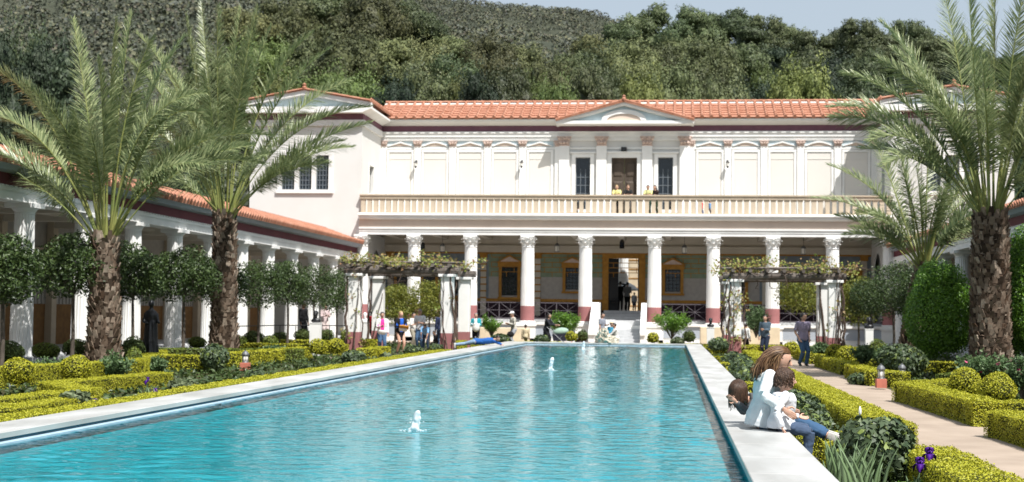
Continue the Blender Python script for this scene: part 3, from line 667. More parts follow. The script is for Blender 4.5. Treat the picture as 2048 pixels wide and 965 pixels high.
# ------------------------------------------------------------------ long side colonnades
def colonnade(s, label):
    e = (lambda x: x) if s < 0 else (lambda x: 2*XM-x)
    X = -17.7; w = thing('colonnade', label, 'colonnade', (e(X-2.4), 40, 0), group='covered colonnades along the garden')
    y0, y1 = 4.0, 77.9; zb = .28; zt = 4.46
    def bx(mb, xa, xb, *r, m=0): a, b = sorted((e(xa), e(xb))); mb.box(a, b, *r, m)
    g = MB(); bx(g, X-5, X+.45, y0, y1, 0, zb-.02); bx(g, X-5, X+.35, y0, y1, zb-.02, zb); g.build('stylobate', mat['stone_step'], w)
    ctr = [37.29+3.975*k for k in range(-8, 11)]
    proto = None
    for y in ctr:
        if y > y1+.2: continue
        if proto is None:
            c = bpy.data.objects.new('column', None); COL.objects.link(c); c.parent = w
            m = MB(); m.lathe([(.31-.045*((z-zb)/(zt-zb))**1.3, z) for z in np.linspace(zb, zt-.30, 7)], 0, 0, 40, flute=.07); m.build('shaft', mat['white'], c, local=True)
            m = MB(); m.lathe([(.265,zt-.30),(.28,zt-.27),(.27,zt-.24),(.35,zt-.14),(.36,zt-.12)], 0, 0, 24); m.box(-.40,.40,-.40,.40,zt-.12,zt-.001); m.build('capital', mat['white'], c, local=True)
            proto = c; cc = c
        else:
            cc = proto.copy(); COL.objects.link(cc); cc.parent = w
            for k in proto.children: d = k.copy(); COL.objects.link(d); d.parent = cc
        cc.location = (e(X)-OFF[w.name][0], min(y, 77.2)-40, 0)
    g = MB(); bx(g, X-.30, X+.28, y0, y1, zt, zt+.24); bx(g, X-.32, X+.31, y0, y1, zt+.24, zt+.34); g.build('architrave', mat['white'], w)
    g = MB(); bx(g, X-.30, X+.26, y0, y1, zt+.34, zt+.70); g.build('frieze', mat['maroon'], w)
    g = MB(); y = y0
    while y < y1: bx(g, X+.26, X+.33, y, y+.16, zt+.345, zt+.375); y += .26
    tag(g.build('dentils', mat['white'], w), kind='stuff')
    g = MB(); g.prism([(e(X+.26), zt+.70), (e(X+.44), zt+.76), (e(X+.56), zt+.92), (e(X-.1), zt+.92)][::(-1 if s < 0 else 1)], y0, y1); g.build('cornice', mat['greypanel'], w)
    ze = zt+.93; up = Vector((-1 if s < 0 else 1, 0, .35))
    tiled(w, (e(X+.62), y0, ze), (e(X+.62), y1, ze), up, 2.35, spacing=.34, r=.10, rows=5, pale=True)
    g = MB(); a, b = e(X+.62-2.2), e(X-5.2); g.add([(a,y0,ze+.76),(a,y1,ze+.76),(b,y1,ze),(b,y0,ze)], [(0,1,2,3) if s > 0 else (3,2,1,0)]); g.build('rear_roof_slope', mat['tile'], w)
    # rear wall: ochre dado, pale fluted field, pilasters
    g = MB(); bx(g, X-4.9, X-4.7, y0, y1, zb, 1.75, m=0); bx(g, X-4.9, X-4.72, y0, y1, 1.75, zt+.3, m=1); g.build('rear_wall', [mat['brown_dado'], mat['greywall']], w)
    g = MB()
    for y in ctr:
        bx(g, X-4.7, X-4.45, y-.2, y+.2, zb, zt+.3)
    bx(g, X-4.7, X-4.6, y0, y1, 3.5, 3.75)
    g.build('rear_pilaster', mat['tan'], w)
    g = MB(); y = y0
    while y < y1: bx(g, X-4.72, X-4.68, y, y+.12, 1.76, 3.5); y += .3
    g.build('wall_fluting', mat['greywall'], w)
    g = MB(); bx(g, X-4.9, X-.3, y0, y1, zt+.3, zt+.36)
    for y in ctr: bx(g, X-4.7, X-.3, y-.16, y+.16, zt+.02, zt+.3)
    bx(g, X-2.5, X-2.2, y0, y1, zt+.16, zt+.299)
    g.build('ceiling', mat['soffit'], w)
colonnade(-1, 'long white colonnade with a red tile roof along the left side of the garden')
colonnade(1, 'long white colonnade with a red tile roof along the right side, mostly behind the palms')
# ------------------------------------------------------------------ foliage tools
def nrm(a): return a/np.maximum(np.linalg.norm(a, axis=-1, keepdims=True), 1e-9)
def leaves(C, N, size, asp=.55, tilt=.6, var=.3, r=rng):
    C = np.asarray(C, float); n = nrm(np.asarray(N, float)+tilt*r.normal(size=C.shape)); a = r.normal(size=C.shape)
    t = nrm(a-np.sum(a*n, 1)[:, None]*n); b = np.cross(n, t); s = size*(1+var*(r.random(len(C))*2-1))[:, None]
    return np.stack([C-t*s*.5, C+b*s*asp*.5+n*s*.06, C+t*s*.5, C-b*s*asp*.5+n*s*.06], 1)
def ivy_leaves(C, N, size, tilt=.45, r=rng):   # five-pointed leaves
    C = np.asarray(C, float); n = nrm(np.asarray(N, float)+tilt*r.normal(size=C.shape)); a = r.normal(size=C.shape)-np.array([0,0,1.2])
    t = nrm(a-np.sum(a*n, 1)[:, None]*n); b = np.cross(n, t); s = size*(.6+.8*r.random(len(C)))[:, None]
    P = [(-.35,0),(-.30,.30),(.0,.48),(.05,.22),(.6,.0),(.05,-.22),(.0,-.48),(-.30,-.30)]
    return np.stack([C+t*s*u+b*s*v+n*s*(.05-.25*abs(v)) for u, v in P], 1)
def ball_pts(n, rad, r=rng, zmin=-1, shell=.06):
    d = nrm(r.normal(size=(n*2, 3))); d = d[d[:, 2] > zmin][:n]; k = 1-shell*r.random(len(d))[:, None]
    rad = np.array(rad); return d*rad*k, nrm(d/rad)
def crown_pts(n, rad, nc, cr, r=rng, low=-.6, inner=.5):
    """leaf centres on many leafy clumps spread through an ellipsoid"""
    rad = np.array(rad); d = nrm(r.normal(size=(nc*3, 3))); d = d[d[:, 2] > low][:nc]; k = inner+(1-inner)*r.random(len(d))**.5
    cc = d*rad*k[:, None]; cs = cr*(.65+.7*r.random(len(cc))); w_ = cs**2; idx = r.choice(len(cc), n, p=w_/w_.sum())
    o = nrm(r.normal(size=(n, 3))+d[idx]*.5+np.array([0,0,.25])); rr = (cs[idx]*(.55+.45*r.random(n)**.5))[:, None]
    return cc[idx]+o*rr*np.array([1,1,.8]), o
mat['box_gold'] = M('golden_box_leaf', (.4,.38,.03), .5, .35, cols=[(.28,.30,.020),(.38,.38,.024),(.46,.435,.028),(.33,.345,.024)], trans=.18)
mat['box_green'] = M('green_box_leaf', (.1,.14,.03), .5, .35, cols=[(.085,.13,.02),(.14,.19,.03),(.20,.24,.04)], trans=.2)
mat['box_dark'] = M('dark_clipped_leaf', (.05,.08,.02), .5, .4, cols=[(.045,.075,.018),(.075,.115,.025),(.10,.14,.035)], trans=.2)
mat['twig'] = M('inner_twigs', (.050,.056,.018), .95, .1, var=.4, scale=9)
mat['ivy'] = M('ivy_leaf', (.05,.08,.03), .5, .3, cols=[(.030,.055,.025),(.055,.085,.04),(.10,.135,.075),(.045,.07,.03),(.20,.26,.06)], trans=.1)  # paler grey-green tones paint highlights into some of the leaves
mat['ivy_pale'] = M('pale_ivy_leaf', (.1,.13,.06), .5, .3, cols=[(.06,.09,.04),(.11,.14,.07),(.17,.20,.11)], trans=.12)
mat['laurel'] = M('laurel_leaf', (.05,.08,.02), .45, .4, cols=[(.022,.042,.012),(.040,.07,.018),(.075,.115,.03),(.03,.055,.015)], trans=.14)
mat['olive'] = M('olive_gold_leaf', (.16,.15,.03), .5, .35, cols=[(.10,.13,.02),(.17,.19,.03),(.26,.26,.045)], trans=.3)
mat['lime'] = M('bright_green_leaf', (.1,.2,.03), .35, .5, cols=[(.06,.14,.018),(.12,.25,.028),(.20,.36,.04)], trans=.3)
mat['rose'] = M('rose_leaf', (.09,.15,.06), .5, .35, cols=[(.06,.11,.04),(.10,.17,.07),(.16,.23,.10)], trans=.25)
mat['bark'] = M('grey_bark', (.13,.11,.09), .9, .15, var=.5, scale=12, bump=.01, stretch=(1,1,.3))
mat['petal_v'] = M('violet_petal', (.10,.015,.32), .5, .3, var=.4, scale=30, trans=.25)
mat['petal_r'] = M('red_petal', (.65,.04,.02), .5, .3, trans=.2)
mat['petal_p'] = M('pink_petal', (.70,.16,.30), .5, .3, trans=.2)
mat['iris_leaf'] = M('iris_blade', (.16,.26,.12), .45, .4, cols=[(.14,.22,.09),(.22,.31,.17)], trans=.25)

def box_surface(x0, x1, y0, y1, z0, z1, ang, org, dens, r=rng):
    """points and normals on top and sides of a box, local frame turned by ang"""
    P, N = [], []
    A = [((x1-x0)*(y1-y0), 'z'), ((x1-x0)*(z1-z0), 'y0'), ((x1-x0)*(z1-z0), 'y1'), ((y1-y0)*(z1-z0), 'x0'), ((y1-y0)*(z1-z0), 'x1')]
    for a, k in A:
        n = max(4, int(a*dens)); u, v = r.random(n), r.random(n)
        if k == 'z': p = np.stack([x0+(x1-x0)*u, y0+(y1-y0)*v, np.full(n, z1)], 1); q = (0,0,1)
        elif k[0] == 'y': yy = y0 if k == 'y0' else y1; p = np.stack([x0+(x1-x0)*u, np.full(n, yy), z0+(z1-z0)*v], 1); q = (0,-1 if k == 'y0' else 1,.15)
        else: xx = x0 if k == 'x0' else x1; p = np.stack([np.full(n, xx), y0+(y1-y0)*u, z0+(z1-z0)*v], 1); q = (-1 if k == 'x0' else 1,0,.15)
        P.append(p); N.append(np.tile(np.array(q, float), (n, 1)))
    P, N = np.concatenate(P), np.concatenate(N); c, s = math.cos(ang), math.sin(ang)
    Rm = np.array([[c,-s,0],[s,c,0],[0,0,1]]); return P@Rm.T+np.array(org), N@Rm.T
def hedge(pts, w_, h, label, m='box_gold', group='clipped golden box hedges', leaf=None, z0=0, dens=None):
    """one clipped hedge along a line of points"""
    P_, N_ = [], []; g = MB(); dist = min(math.hypot(p[0], p[1]) for p in pts)
    lf = leaf or max(.021, min(.06, dist*.0012))
    for i, (a, b) in enumerate(zip(pts[:-1], pts[1:])):
        a, b = Vector((a[0], a[1], 0)), Vector((b[0], b[1], 0)); L = (b-a).length; ang = math.atan2(b.y-a.y, b.x-a.x); e = w_/2 if len(pts) > 2 else 0
        P0, N0 = box_surface(-e if i else 0, L+(e if i < len(pts)-2 else 0), -w_/2, w_/2, z0, h, ang, (a.x, a.y, 0), dens or min(5200, 2.0/lf**2)); P_.append(P0); N_.append(N0)
        c, s = math.cos(ang), math.sin(ang); k = .03+.002*i; q = []
        for u, v in ((-e+k if i else k, -w_/2+k), (L-k+(e if i < len(pts)-2 else 0), -w_/2+k), (L-k+(e if i < len(pts)-2 else 0), w_/2-k), (-e+k if i else k, w_/2-k)): q.append((a.x+u*c-v*s, a.y+u*s+v*c))
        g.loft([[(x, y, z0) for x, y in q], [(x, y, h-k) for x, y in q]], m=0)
    P0, N0 = np.concatenate(P_), np.concatenate(N_)
    wob = .008*(np.sin(P0[:, 0]*5.1+P0[:, 1]*3.3)+np.sin(P0[:, 1]*7.7-P0[:, 0]*2.1+P0[:, 2]*9))
    P0 = P0+N0*(wob+rng.normal(size=len(P0))*.008)[:, None]
    g.quads(leaves(P0, N0, lf, .62, .6), 1)
    return tag(g.build('box_hedge', [mat['twig'], mat[m]]), label, 'hedge', group)
def shrub_ball(x, y, z0, rx, rz, label, m='box_gold', name='topiary_ball', cat='clipped shrub', group='clipped box balls', leaf=None, z1=None, kind='leaf', n=None, shell=.08, squash=0, zmin=-.75, ry=None):
    d = math.hypot(x, y); lf = leaf or max(.022, min(.075, d*.00125)); cz_ = z0+rz; g = MB(); ry = ry or rx
    kc = 1-shell-squash*1.5-.06
    prof = [(rx*kc*math.sqrt(max(0, 1-t*t)), cz_+rz*kc*t) for t in np.linspace(-.96, 1, 9)]
    rings = [[(x+r_*math.cos(a), y+r_*ry/rx*math.sin(a), z) for a in [2*math.pi*j/14 for j in range(14)]] for r_, z in prof]
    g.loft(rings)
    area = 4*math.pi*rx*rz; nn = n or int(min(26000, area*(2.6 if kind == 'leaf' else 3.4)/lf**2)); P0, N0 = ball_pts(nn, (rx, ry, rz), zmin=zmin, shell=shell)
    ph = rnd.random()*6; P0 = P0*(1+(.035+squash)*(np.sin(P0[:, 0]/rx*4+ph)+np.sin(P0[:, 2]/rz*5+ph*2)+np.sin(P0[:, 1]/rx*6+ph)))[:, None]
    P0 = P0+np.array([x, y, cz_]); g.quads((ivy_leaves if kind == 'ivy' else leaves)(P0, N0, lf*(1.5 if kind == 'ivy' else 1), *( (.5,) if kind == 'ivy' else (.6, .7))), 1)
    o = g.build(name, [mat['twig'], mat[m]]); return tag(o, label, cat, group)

# ------------------------------------------------------------------ hedges, right side of the pool
R_ = 'golden box hedge '
HH = .36
hedge([(2.50,9.0),(2.50,14.5)], .52, HH, R_+'nearest the camera left of the path, behind the purple irises')
hedge([(1.52,14.55),(2.24,14.55)], .34, HH, R_+'cut short across the bed just in front of the seated children', dens=5000)
hedge([(1.32,15.9),(2.35,15.9)], .55, HH, R_+'across the bed just behind the sneakers of the sitting children')
hedge([(2.62,17.3),(2.62,44.5)], .55, HH, R_+'long and straight, left of the gravel path behind the mother')
hedge([(1.3,27.6),(2.34,27.6)], .4, HH, R_+'short cross piece between the pool coping and the path, beyond the girl')
hedge([(1.3,38.5),(2.34,38.5)], .4, HH, R_+'short cross piece between the coping and the path near the right pergola')
hedge([(1.32,44.7),(2.9,44.7),(2.9,53.5)], .5, HH, R_+'with a corner, left of the path before the woman in grey')
hedge([(1.3,58.6),(8.2,58.6)], .6, .42, R_+'crossing the far end of the gravel path below the red flowers', m='box_gold')
hedge([(5.1,9.5),(4.62,20.0),(6.4,20.9)], .55, HH, R_+'right of the path, nearest the camera, ending below the large ball')
hedge([(5.65,22.3),(4.75,22.3),(4.58,28.2),(5.9,30.2)], .5, .38, R_+'bent round a bed right of the path, under two near balls')
hedge([(5.45,34.2),(4.9,34.6),(4.86,39.0)], .5, HH, R_+'right of the path, from bollard lamp to the middle balls')
hedge([(4.95,40.6),(4.90,47.0),(7.4,47.2)], .5, HH, R_+'right of the path, turning away under the pair of middle balls')
hedge([(4.95,49.5),(4.95,56.5)], .5, HH, R_+'right of the path, just behind the man in the lilac shirt')
hedge([(6.6,20.5),(12,24.5)], .5, HH, R_+'slanting away behind the big ball at the right picture edge', m='box_gold')
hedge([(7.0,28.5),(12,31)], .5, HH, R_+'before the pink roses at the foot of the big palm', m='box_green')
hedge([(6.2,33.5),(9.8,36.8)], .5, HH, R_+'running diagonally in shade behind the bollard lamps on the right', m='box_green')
hedge([(5.6,44.5),(9.2,41.5)], .45, HH, R_+'running diagonally behind the round dark bush, seen below it', m='box_gold')
G2 = 'clipped box balls'
for px, py, rp, Y, lab in ((1930,768,32,25.6,'golden box ball standing in the bent hedge, left of the pair by the right palm'), (1995,781,36,23.9,'largest golden box ball, right of the pair near the right picture edge'),
        (1671,706,19,46.8,'golden box ball behind the right hedge, left of the two beyond the lilac-shirted man'), (1694,711,21,44.8,'golden box ball behind the right hedge, right of the two beyond the lilac-shirted man'),
        (1143,674,12,64.5,'small golden box ball at the far end of the pool left of the stair'), (1306,677,12,64.0,'small golden box ball at the far end of the pool right of the stair'),
        (1583,697,15,54.0,'golden box ball just left of the knees of the lilac-shirted man')):
    p = at(px, py, Y); rr = rp/FPX*Y*1.02; shrub_ball(p.x, Y, p.z-rr*.92, rr, rr*.92, lab)
# left side
for px, py, rp, Y, lab in ((38,744,33,24.6,'golden box ball on the inner hedge, leftmost of the two near the left picture edge'), (150,739,33,26.3,'golden box ball on the inner hedge, right of the two near the left picture edge'),
        (637,695,19,44.5,'golden box ball in front of the white pedestal, left of two by the left pergola'), (672,693,18,47.0,'golden box ball in front of the left pergola pillar, right of the two')):
    p = at(px, py, Y); rr = rp/FPX*Y*1.02; shrub_ball(p.x, Y, p.z-rr*.92, rr, rr*.92, lab)
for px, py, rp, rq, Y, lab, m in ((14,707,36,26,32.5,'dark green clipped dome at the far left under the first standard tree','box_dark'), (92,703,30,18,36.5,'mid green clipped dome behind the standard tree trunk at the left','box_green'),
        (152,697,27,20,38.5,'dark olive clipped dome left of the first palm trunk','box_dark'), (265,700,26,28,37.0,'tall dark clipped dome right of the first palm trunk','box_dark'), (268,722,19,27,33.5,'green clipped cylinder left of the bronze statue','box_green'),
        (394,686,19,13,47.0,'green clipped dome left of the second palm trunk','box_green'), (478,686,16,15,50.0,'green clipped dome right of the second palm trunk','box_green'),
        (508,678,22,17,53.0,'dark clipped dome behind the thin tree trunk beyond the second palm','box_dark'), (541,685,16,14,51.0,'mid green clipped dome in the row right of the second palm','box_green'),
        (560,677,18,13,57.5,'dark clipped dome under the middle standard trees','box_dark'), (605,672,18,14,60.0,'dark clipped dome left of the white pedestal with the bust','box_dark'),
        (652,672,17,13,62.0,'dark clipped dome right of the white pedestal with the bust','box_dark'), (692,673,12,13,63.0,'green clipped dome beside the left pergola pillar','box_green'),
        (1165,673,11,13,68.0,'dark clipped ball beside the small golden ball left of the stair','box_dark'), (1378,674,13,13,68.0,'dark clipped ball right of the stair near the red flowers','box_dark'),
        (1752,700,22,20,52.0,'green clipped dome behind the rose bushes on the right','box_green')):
    p = at(px, py, Y); rr = rp/FPX*Y; rz_ = rq/FPX*Y; shrub_ball(p.x, Y, max(-.05, p.z-rz_), rr, rz_, lab, m, name='topiary_dome', group='dark clipped domes')
hedge([(-7.05,9),(-7.05,19.5)], .42, .44, 'golden box hedge hard behind the left coping, at the left picture edge')
hedge([(-7.35,20.5),(-7.35,46.0)], .5, .40, 'long golden box hedge running hard behind the left pool coping')
hedge([(-8.5,12.0),(-8.5,20.0)], .42, .34, 'golden box hedge second from the coping at the left picture edge', m='box_gold')
hedge([(-10.2,14.5),(-9.6,22.6),(-11.0,24.5),(-10.6,29.0)], .42, .29, 'golden box hedge zigzagging under the two near balls on the left')
hedge([(-12.3,38.5),(-12.0,46.0)], .5, .42, 'golden box hedge behind the two bollard lamps on the left')
hedge([(-10.3,47.2),(-10.3,50.6)], .5, .36, 'golden box hedge running in front of the strolling women toward the left pergola')
hedge([(-15.2,14),(-12.6,32.5),(-14.8,40.0)], .5, .42, 'golden box hedge bending past the bronze statue on the left', m='box_gold')
hedge([(-13.8,36.0),(-11.6,36.0)], .5, .42, 'short golden box hedge between the statue and the first bollard lamp')
hedge([(-15.6,42.0),(-11.4,43.5)], .5, .42, 'green box hedge crossing behind the statue toward the second palm', m='box_green')
hedge([(-16.2,50.0),(-11.5,50.0)], .5, .42, 'golden box hedge crossing between the standard trees and the middle balls')
hedge([(-16.2,57.0),(-12.8,57.0),(-12.8,62.0)], .5, .42, 'golden box hedge behind the woman in the white cardigan')
hedge([(-8.9,56.5),(-8.9,66.0)], .5, .42, 'golden box hedge beside the right pillars of the left pergola')
hedge([(-8.5,63.5),(-4.9,63.5)], .5, .36, 'low golden box hedge at the far left end of the pool')
hedge([(-.6,63.6),(5.2,63.6)], .5, .36, 'low golden box hedge at the far right end of the pool')

# ------------------------------------------------------------------ ivy mounds
IV = [(1.98,14.15,.40,.36,.40,'big dark ivy mound behind the iris blades in the near right corner','ivy',.055), (1.72,19.3,.42,.30,1.7,'long ivy mound between coping and hedge, right behind the two children','ivy',.05),
      (2.0,23.2,.34,.26,1.2,'ivy mound in the bed just beyond the boy\'s head','ivy',.05), (1.68,31.0,.44,.34,1.9,'ivy mound by the coping behind the girl with covered face','ivy',.06),
      (1.75,36.0,.36,.33,1.5,'ivy mound by the coping halfway to the right pergola','ivy',.06), (1.85,41.5,.42,.33,1.2,'ivy mound by the coping left of the woman in grey','ivy',.06)]
for x, y, rx, rz, ry, lab, m, lf in IV: shrub_ball(x, y, -.05, rx, rz, lab, m, name='ivy_mound', cat='ivy', group='ivy mounds along the pool', leaf=lf, kind='ivy', shell=.3, squash=.03, ry=ry)
for px, py, rp, rq, Y, lab in ((150,801,34,19,19.5,'pale ivy mound on the left coping hedge, nearest the left picture edge'), (366,773,32,17,26.5,'pale ivy mound on the left coping hedge, below the first bollard lamp'),
        (622,736,17,11,39.0,'small ivy mound on the left coping hedge below the two middle balls'), (516,751,22,12,33.5,'small ivy mound on the left coping hedge below the second bollard lamp'),
        (708,718,26,17,40.0,'round dark ivy mound by the coping in front of the left pergola'), (774,716,17,9,47.5,'small pale ivy mound by the coping below the woman in the pink top'),
        (827,703,20,13,47.5,'dark ivy mound by the coping below the man in the white shirt'), (872,697,15,9,54.0,'dark ivy mound beside the right front pillar of the left pergola'),
        (1001,679,22,10,62.5,'dark ivy mound behind the boy lying on the coping'), (1083,679,15,9,62.5,'dark ivy mound at the left far corner of the pool'), (1437,690,19,15,49.0,'round dark ivy mound at the right coping near the right pergola'),
        (1355,683,14,8,63.0,'pale ivy mound at the right far corner of the pool')):
    p = at(px, py, Y); rr = rp/FPX*Y; rz_ = rq/FPX*Y; shrub_ball(p.x, Y, p.z-rz_, rr, rz_, lab, 'ivy_pale' if 'pale' in lab else 'ivy', name='ivy_mound', cat='ivy', group='ivy mounds along the pool', leaf=.075, kind='ivy', shell=.25, squash=.02)
p = at(430, 716, 35.6); shrub_ball(p.x, 35.6, -.02, .34, .39, 'tall dark ivy column between the two bollard lamps on the left', 'ivy', name='ivy_mound', cat='ivy', group='ivy mounds along the pool', leaf=.07, kind='ivy', shell=.2)
p = at(1803, 735, 38.5); shrub_ball(p.x, 38.5, -.05, .62, .50, 'wide dark ivy bush between the two bollard lamps on the right', 'ivy', name='ivy_mound', cat='ivy', group='ivy mounds along the pool', leaf=.08, kind='ivy', shell=.2)
p = at(1742, 757, 35.2); shrub_ball(p.x, 35.2, -.05, .55, .17, 'low ivy patch at the foot of the bollard lamp on the right', 'ivy', name='ivy_mound', cat='ivy', group='ivy mounds along the pool', leaf=.07, kind='ivy', shell=.2)

# ------------------------------------------------------------------ trees and bushes near by
def tree(px, pyc, Y, rpx, rpy, label, m='laurel', leaf=.085, n=5200, trunk=.05, nc=46, name='standard_tree', group='round-headed standard trees', zb=0, fork=True, cat='tree', cr=.26, fill=1.0):
    c = at(px, pyc, Y); rx, rz_ = rpx/FPX*Y, rpy/FPX*Y
    t = thing(name, label, cat, (c.x, Y, zb), group=group)
    P0, N0 = crown_pts(n, (rx*.84, rx*.84, rz_*.84), nc, cr*rx*2, low=-.8, inner=.35)
    g = MB(); g.quads(leaves(P0+np.array([c.x, Y, c.z]), N0, leaf, .5, .8)); g.build('crown', mat[m], t)
    g = MB(); b = Vector((c.x+.02, Y, zb)); top = Vector((c.x, Y, c.z-rz_*.35)); g.tube([b, b.lerp(top, .4)+Vector((.03,0,0)), top], [trunk*1.25, trunk, trunk*.7], 8)
    for k in range(5 if fork else 0):
        a = k*1.27+.3; e = Vector((c.x+rx*.62*math.cos(a), Y+rx*.6*math.sin(a), c.z+rz_*(.1+.35*((k*37) % 3)/3))); s_ = b.lerp(top, .86); g.tube([s_, s_.lerp(e, .45)+Vector((0,0,.02)), e], [trunk*.6, trunk*.4, trunk*.15], 5)
    g.build('trunk', mat['bark'], t)
    return t
ordn = ['first','second','third','fourth','fifth','sixth','seventh','eighth','ninth','tenth','eleventh','twelfth']
XT = -15.35
for i, Y in enumerate([31.2,35.1,39.2,43.5,47.6,51.7,55.8,60.0,64.2]):
    px = 1343+XT*2844/Y*1.0; cpx = px+4
    # find the pixel column exactly
    d = ray(px, 560); px += (XT-d.x/d.y*Y)*FPX/Y
    r_ = (64, 66, 56, 52, 50, 45, 38, 40, 42)[i]*1.0
    tree(px, (545, 540, 552, 556, 566, 572, 570, 580, 588)[i], Y, r_*(1.04, 1.16, .95, 1.14, .96, 1.12, .92, 1.15, 1.0)[i], r_*(1.28, 1.12, 1.22, 1.08, 1.25, 1.05, 1.22, 1.05, 1.2)[i], 'round-headed laurel tree before the left colonnade, %s from the camera in its row' % ordn[i], n=8000 if i < 4 else 5200, leaf=.095, nc=60)
for i, (px, py, Y, r_) in enumerate(((1838,585,52,42),(1786,588,56,56),(1742,600,63,36))):
    tree(px, py, Y, r_, r_*1.15, ['round-headed laurel tree right of the leaning palm, behind the round bush', 'broad dark laurel tree left of the leaning palm', 'small laurel tree between the right pergola and the leaning palm'][i], n=6500, leaf=.09, group='round-headed laurel trees on the right')
for px, py, Y, r_, ry_, lab in ((790,612,68.5,36,44,'olive-gold shrub tree seen through the left half of the left pergola'), (858,606,69.5,40,48,'olive-gold shrub tree seen through the right half of the left pergola'),
        (1604,590,68.5,48,52,'bright olive tree seen through the right pergola'), (1716,604,68,40,46,'yellow-green tree just right of the right pergola')):
    tree(px, py, Y, r_, ry_, lab, 'olive', .11, 5200, .05, 60, name='small_tree', group='small trees behind the pergolas')
# large egg-shaped bushes on the right
for px, py, Y, rx, rz_, lab, m in ((1880,625,40.0,63,104,'large egg-shaped glossy bush left of the big palm trunk','lime'), (2052,600,39.0,55,118,'large glossy bush at the right picture edge behind the palm trunk','lime')):
    p = at(px, py, Y); shrub_ball(p.x, Y, p.z-rz_/FPX*Y, rx/FPX*Y, rz_/FPX*Y, lab, m, name='round_bush', cat='bush', group='large glossy bushes', leaf=.065, n=30000, shell=.26, squash=.055, zmin=-.95)
    g = MB(); g.tube([(p.x,Y,0),(p.x,Y,.9)], .07, 8); tag(g.build('bush_stem', mat['bark']), 'short bare stem under the '+lab[:44], 'stem') if False else None
# oleanders by the podium
def bushy(px, pyb, Y, wpx, hpx, label, m='lime', n=3800, leaf=.16, name='oleander_bush', fl=None, group='loose bushes by the podium', asp=.22, lean=.5):
    c = at(px, pyb, Y); h = hpx/FPX*Y; w_ = wpx/FPX*Y/2; zb = max(0, c.z)
    t = thing(name, label, 'bush', (c.x, Y, zb), group=group); st = MB(); P0, N0 = [], []
    for k in range(26):
        a = rnd.random()*6.28; rr = rnd.random()**.5; e = Vector((math.cos(a)*w_*rr, math.sin(a)*w_*rr, h*(.55+.45*rnd.random())*(1-.35*rr*rr)))
        m_ = e*.5+Vector((0,0,h*.12)); st.tube([(c.x,Y,zb), Vector((c.x,Y,zb))+m_, Vector((c.x,Y,zb))+e], [.02,.014,.006], 4)
        q = max(20, n//26); tt = .35+.65*rng.random(q)**.7
        B = np.outer((1-tt)**2, [0,0,0])+np.outer(2*tt*(1-tt), m_)+np.outer(tt**2, e); P0.append(B+rng.normal(size=(q,3))*w_*.11+np.array([c.x,Y,zb])); N0.append(rng.normal(size=(q,3))+np.array([0,0,.6]))
    st.build('stems', mat['bark'], t); g = MB(); g.quads(leaves(np.concatenate(P0), np.concatenate(N0), leaf, asp, .5)); g.build('foliage', mat[m], t)
    if fl:
        g = MB(); k = rng.choice(len(np.concatenate(P0)), fl[1]); g.quads(leaves(np.concatenate(P0)[k]+np.array([0,0,.03]), N0[0][:1].repeat(fl[1], 0), fl[2], .9, 1)); g.quads(leaves(np.concatenate(P0)[k]+np.array([0,0,.03]), N0[0][1:2].repeat(fl[1], 0), fl[2], .9, 1)); g.build('blossom', mat[fl[0]], t)
    return t
bushy(1130, 678, 70.5, 66, 64, 'green oleander between two columns left of the stair'); bushy(1343, 679, 70.5, 74, 66, 'green oleander between two columns right of the stair')
bushy(983, 676, 70, 40, 58, 'loose oleander with reddish tips beside the woman in teal', n=1600); bushy(1512, 676, 69, 56, 66, 'open oleander seen through the right pergola', 'rose', n=2400)
# roses and perennials
for px, py, Y, w_, h_, lab, fl in ((105,770,30,90,52,'leafy rose bush between the two golden balls on the left',None), (236,768,31,84,60,'leafy rose bush at the foot of the first palm',None), (545,716,46,60,26,'low rose bush left of the white pedestal',None),
        (1725,735,42,44,54,'rose bush behind the middle balls on the right',None), (1775,735,43,70,44,'wide rose bush beside the right pedestal',None), (1965,765,30,100,60,'rose bush with pink blooms at the foot of the big right palm',('petal_p',26,.09)),
        (2045,800,27,70,90,'rose bush with pink blooms at the right picture edge',('petal_p',18,.09)), (1640,712,50,40,26,'silvery bush behind the lilac-shirted man',None), (310,760,34,50,36,'silvery grass tuft at the foot of the bronze statue',None)):
    bushy(px, py, Y, w_, h_, lab, 'rose', n=3000, leaf=.075, name='rose_bush', fl=fl, group='rose and perennial bushes', asp=.6)
for px, py, Y, w_, lab in ((1295,683,66,80,'strip of red bedding flowers right of the stair'), (1150,683,67,60,'strip of red bedding flowers left of the stair'), (1460,684,61,70,'strip of red flowers left under the right pergola'), (1590,684,62,70,'strip of red flowers right under the right pergola'), (905,690,60,50,'patch of red flowers at the right pillar of the left pergola')):
    c = at(px, py, Y); n = 240; x_ = c.x+(rng.random(n)-.5)*w_/FPX*Y; P0 = np.stack([x_, Y+rng.random(n)*1.2, .1+.16*rng.random(n)], 1); g = MB()
    g.quads(leaves(P0, np.tile([0,-.3,1.], (n,1)), .11, .9, .6), 1); P1 = P0.copy(); P1[:, 2] *= .6; g.quads(leaves(P1, np.tile([0,-.3,1.], (n,1)), .14, .6, .8), 0)
    tag(g.build('flower_bed', [mat['rose'], mat['petal_r']]), lab, 'flower bed', 'red bedding flowers')

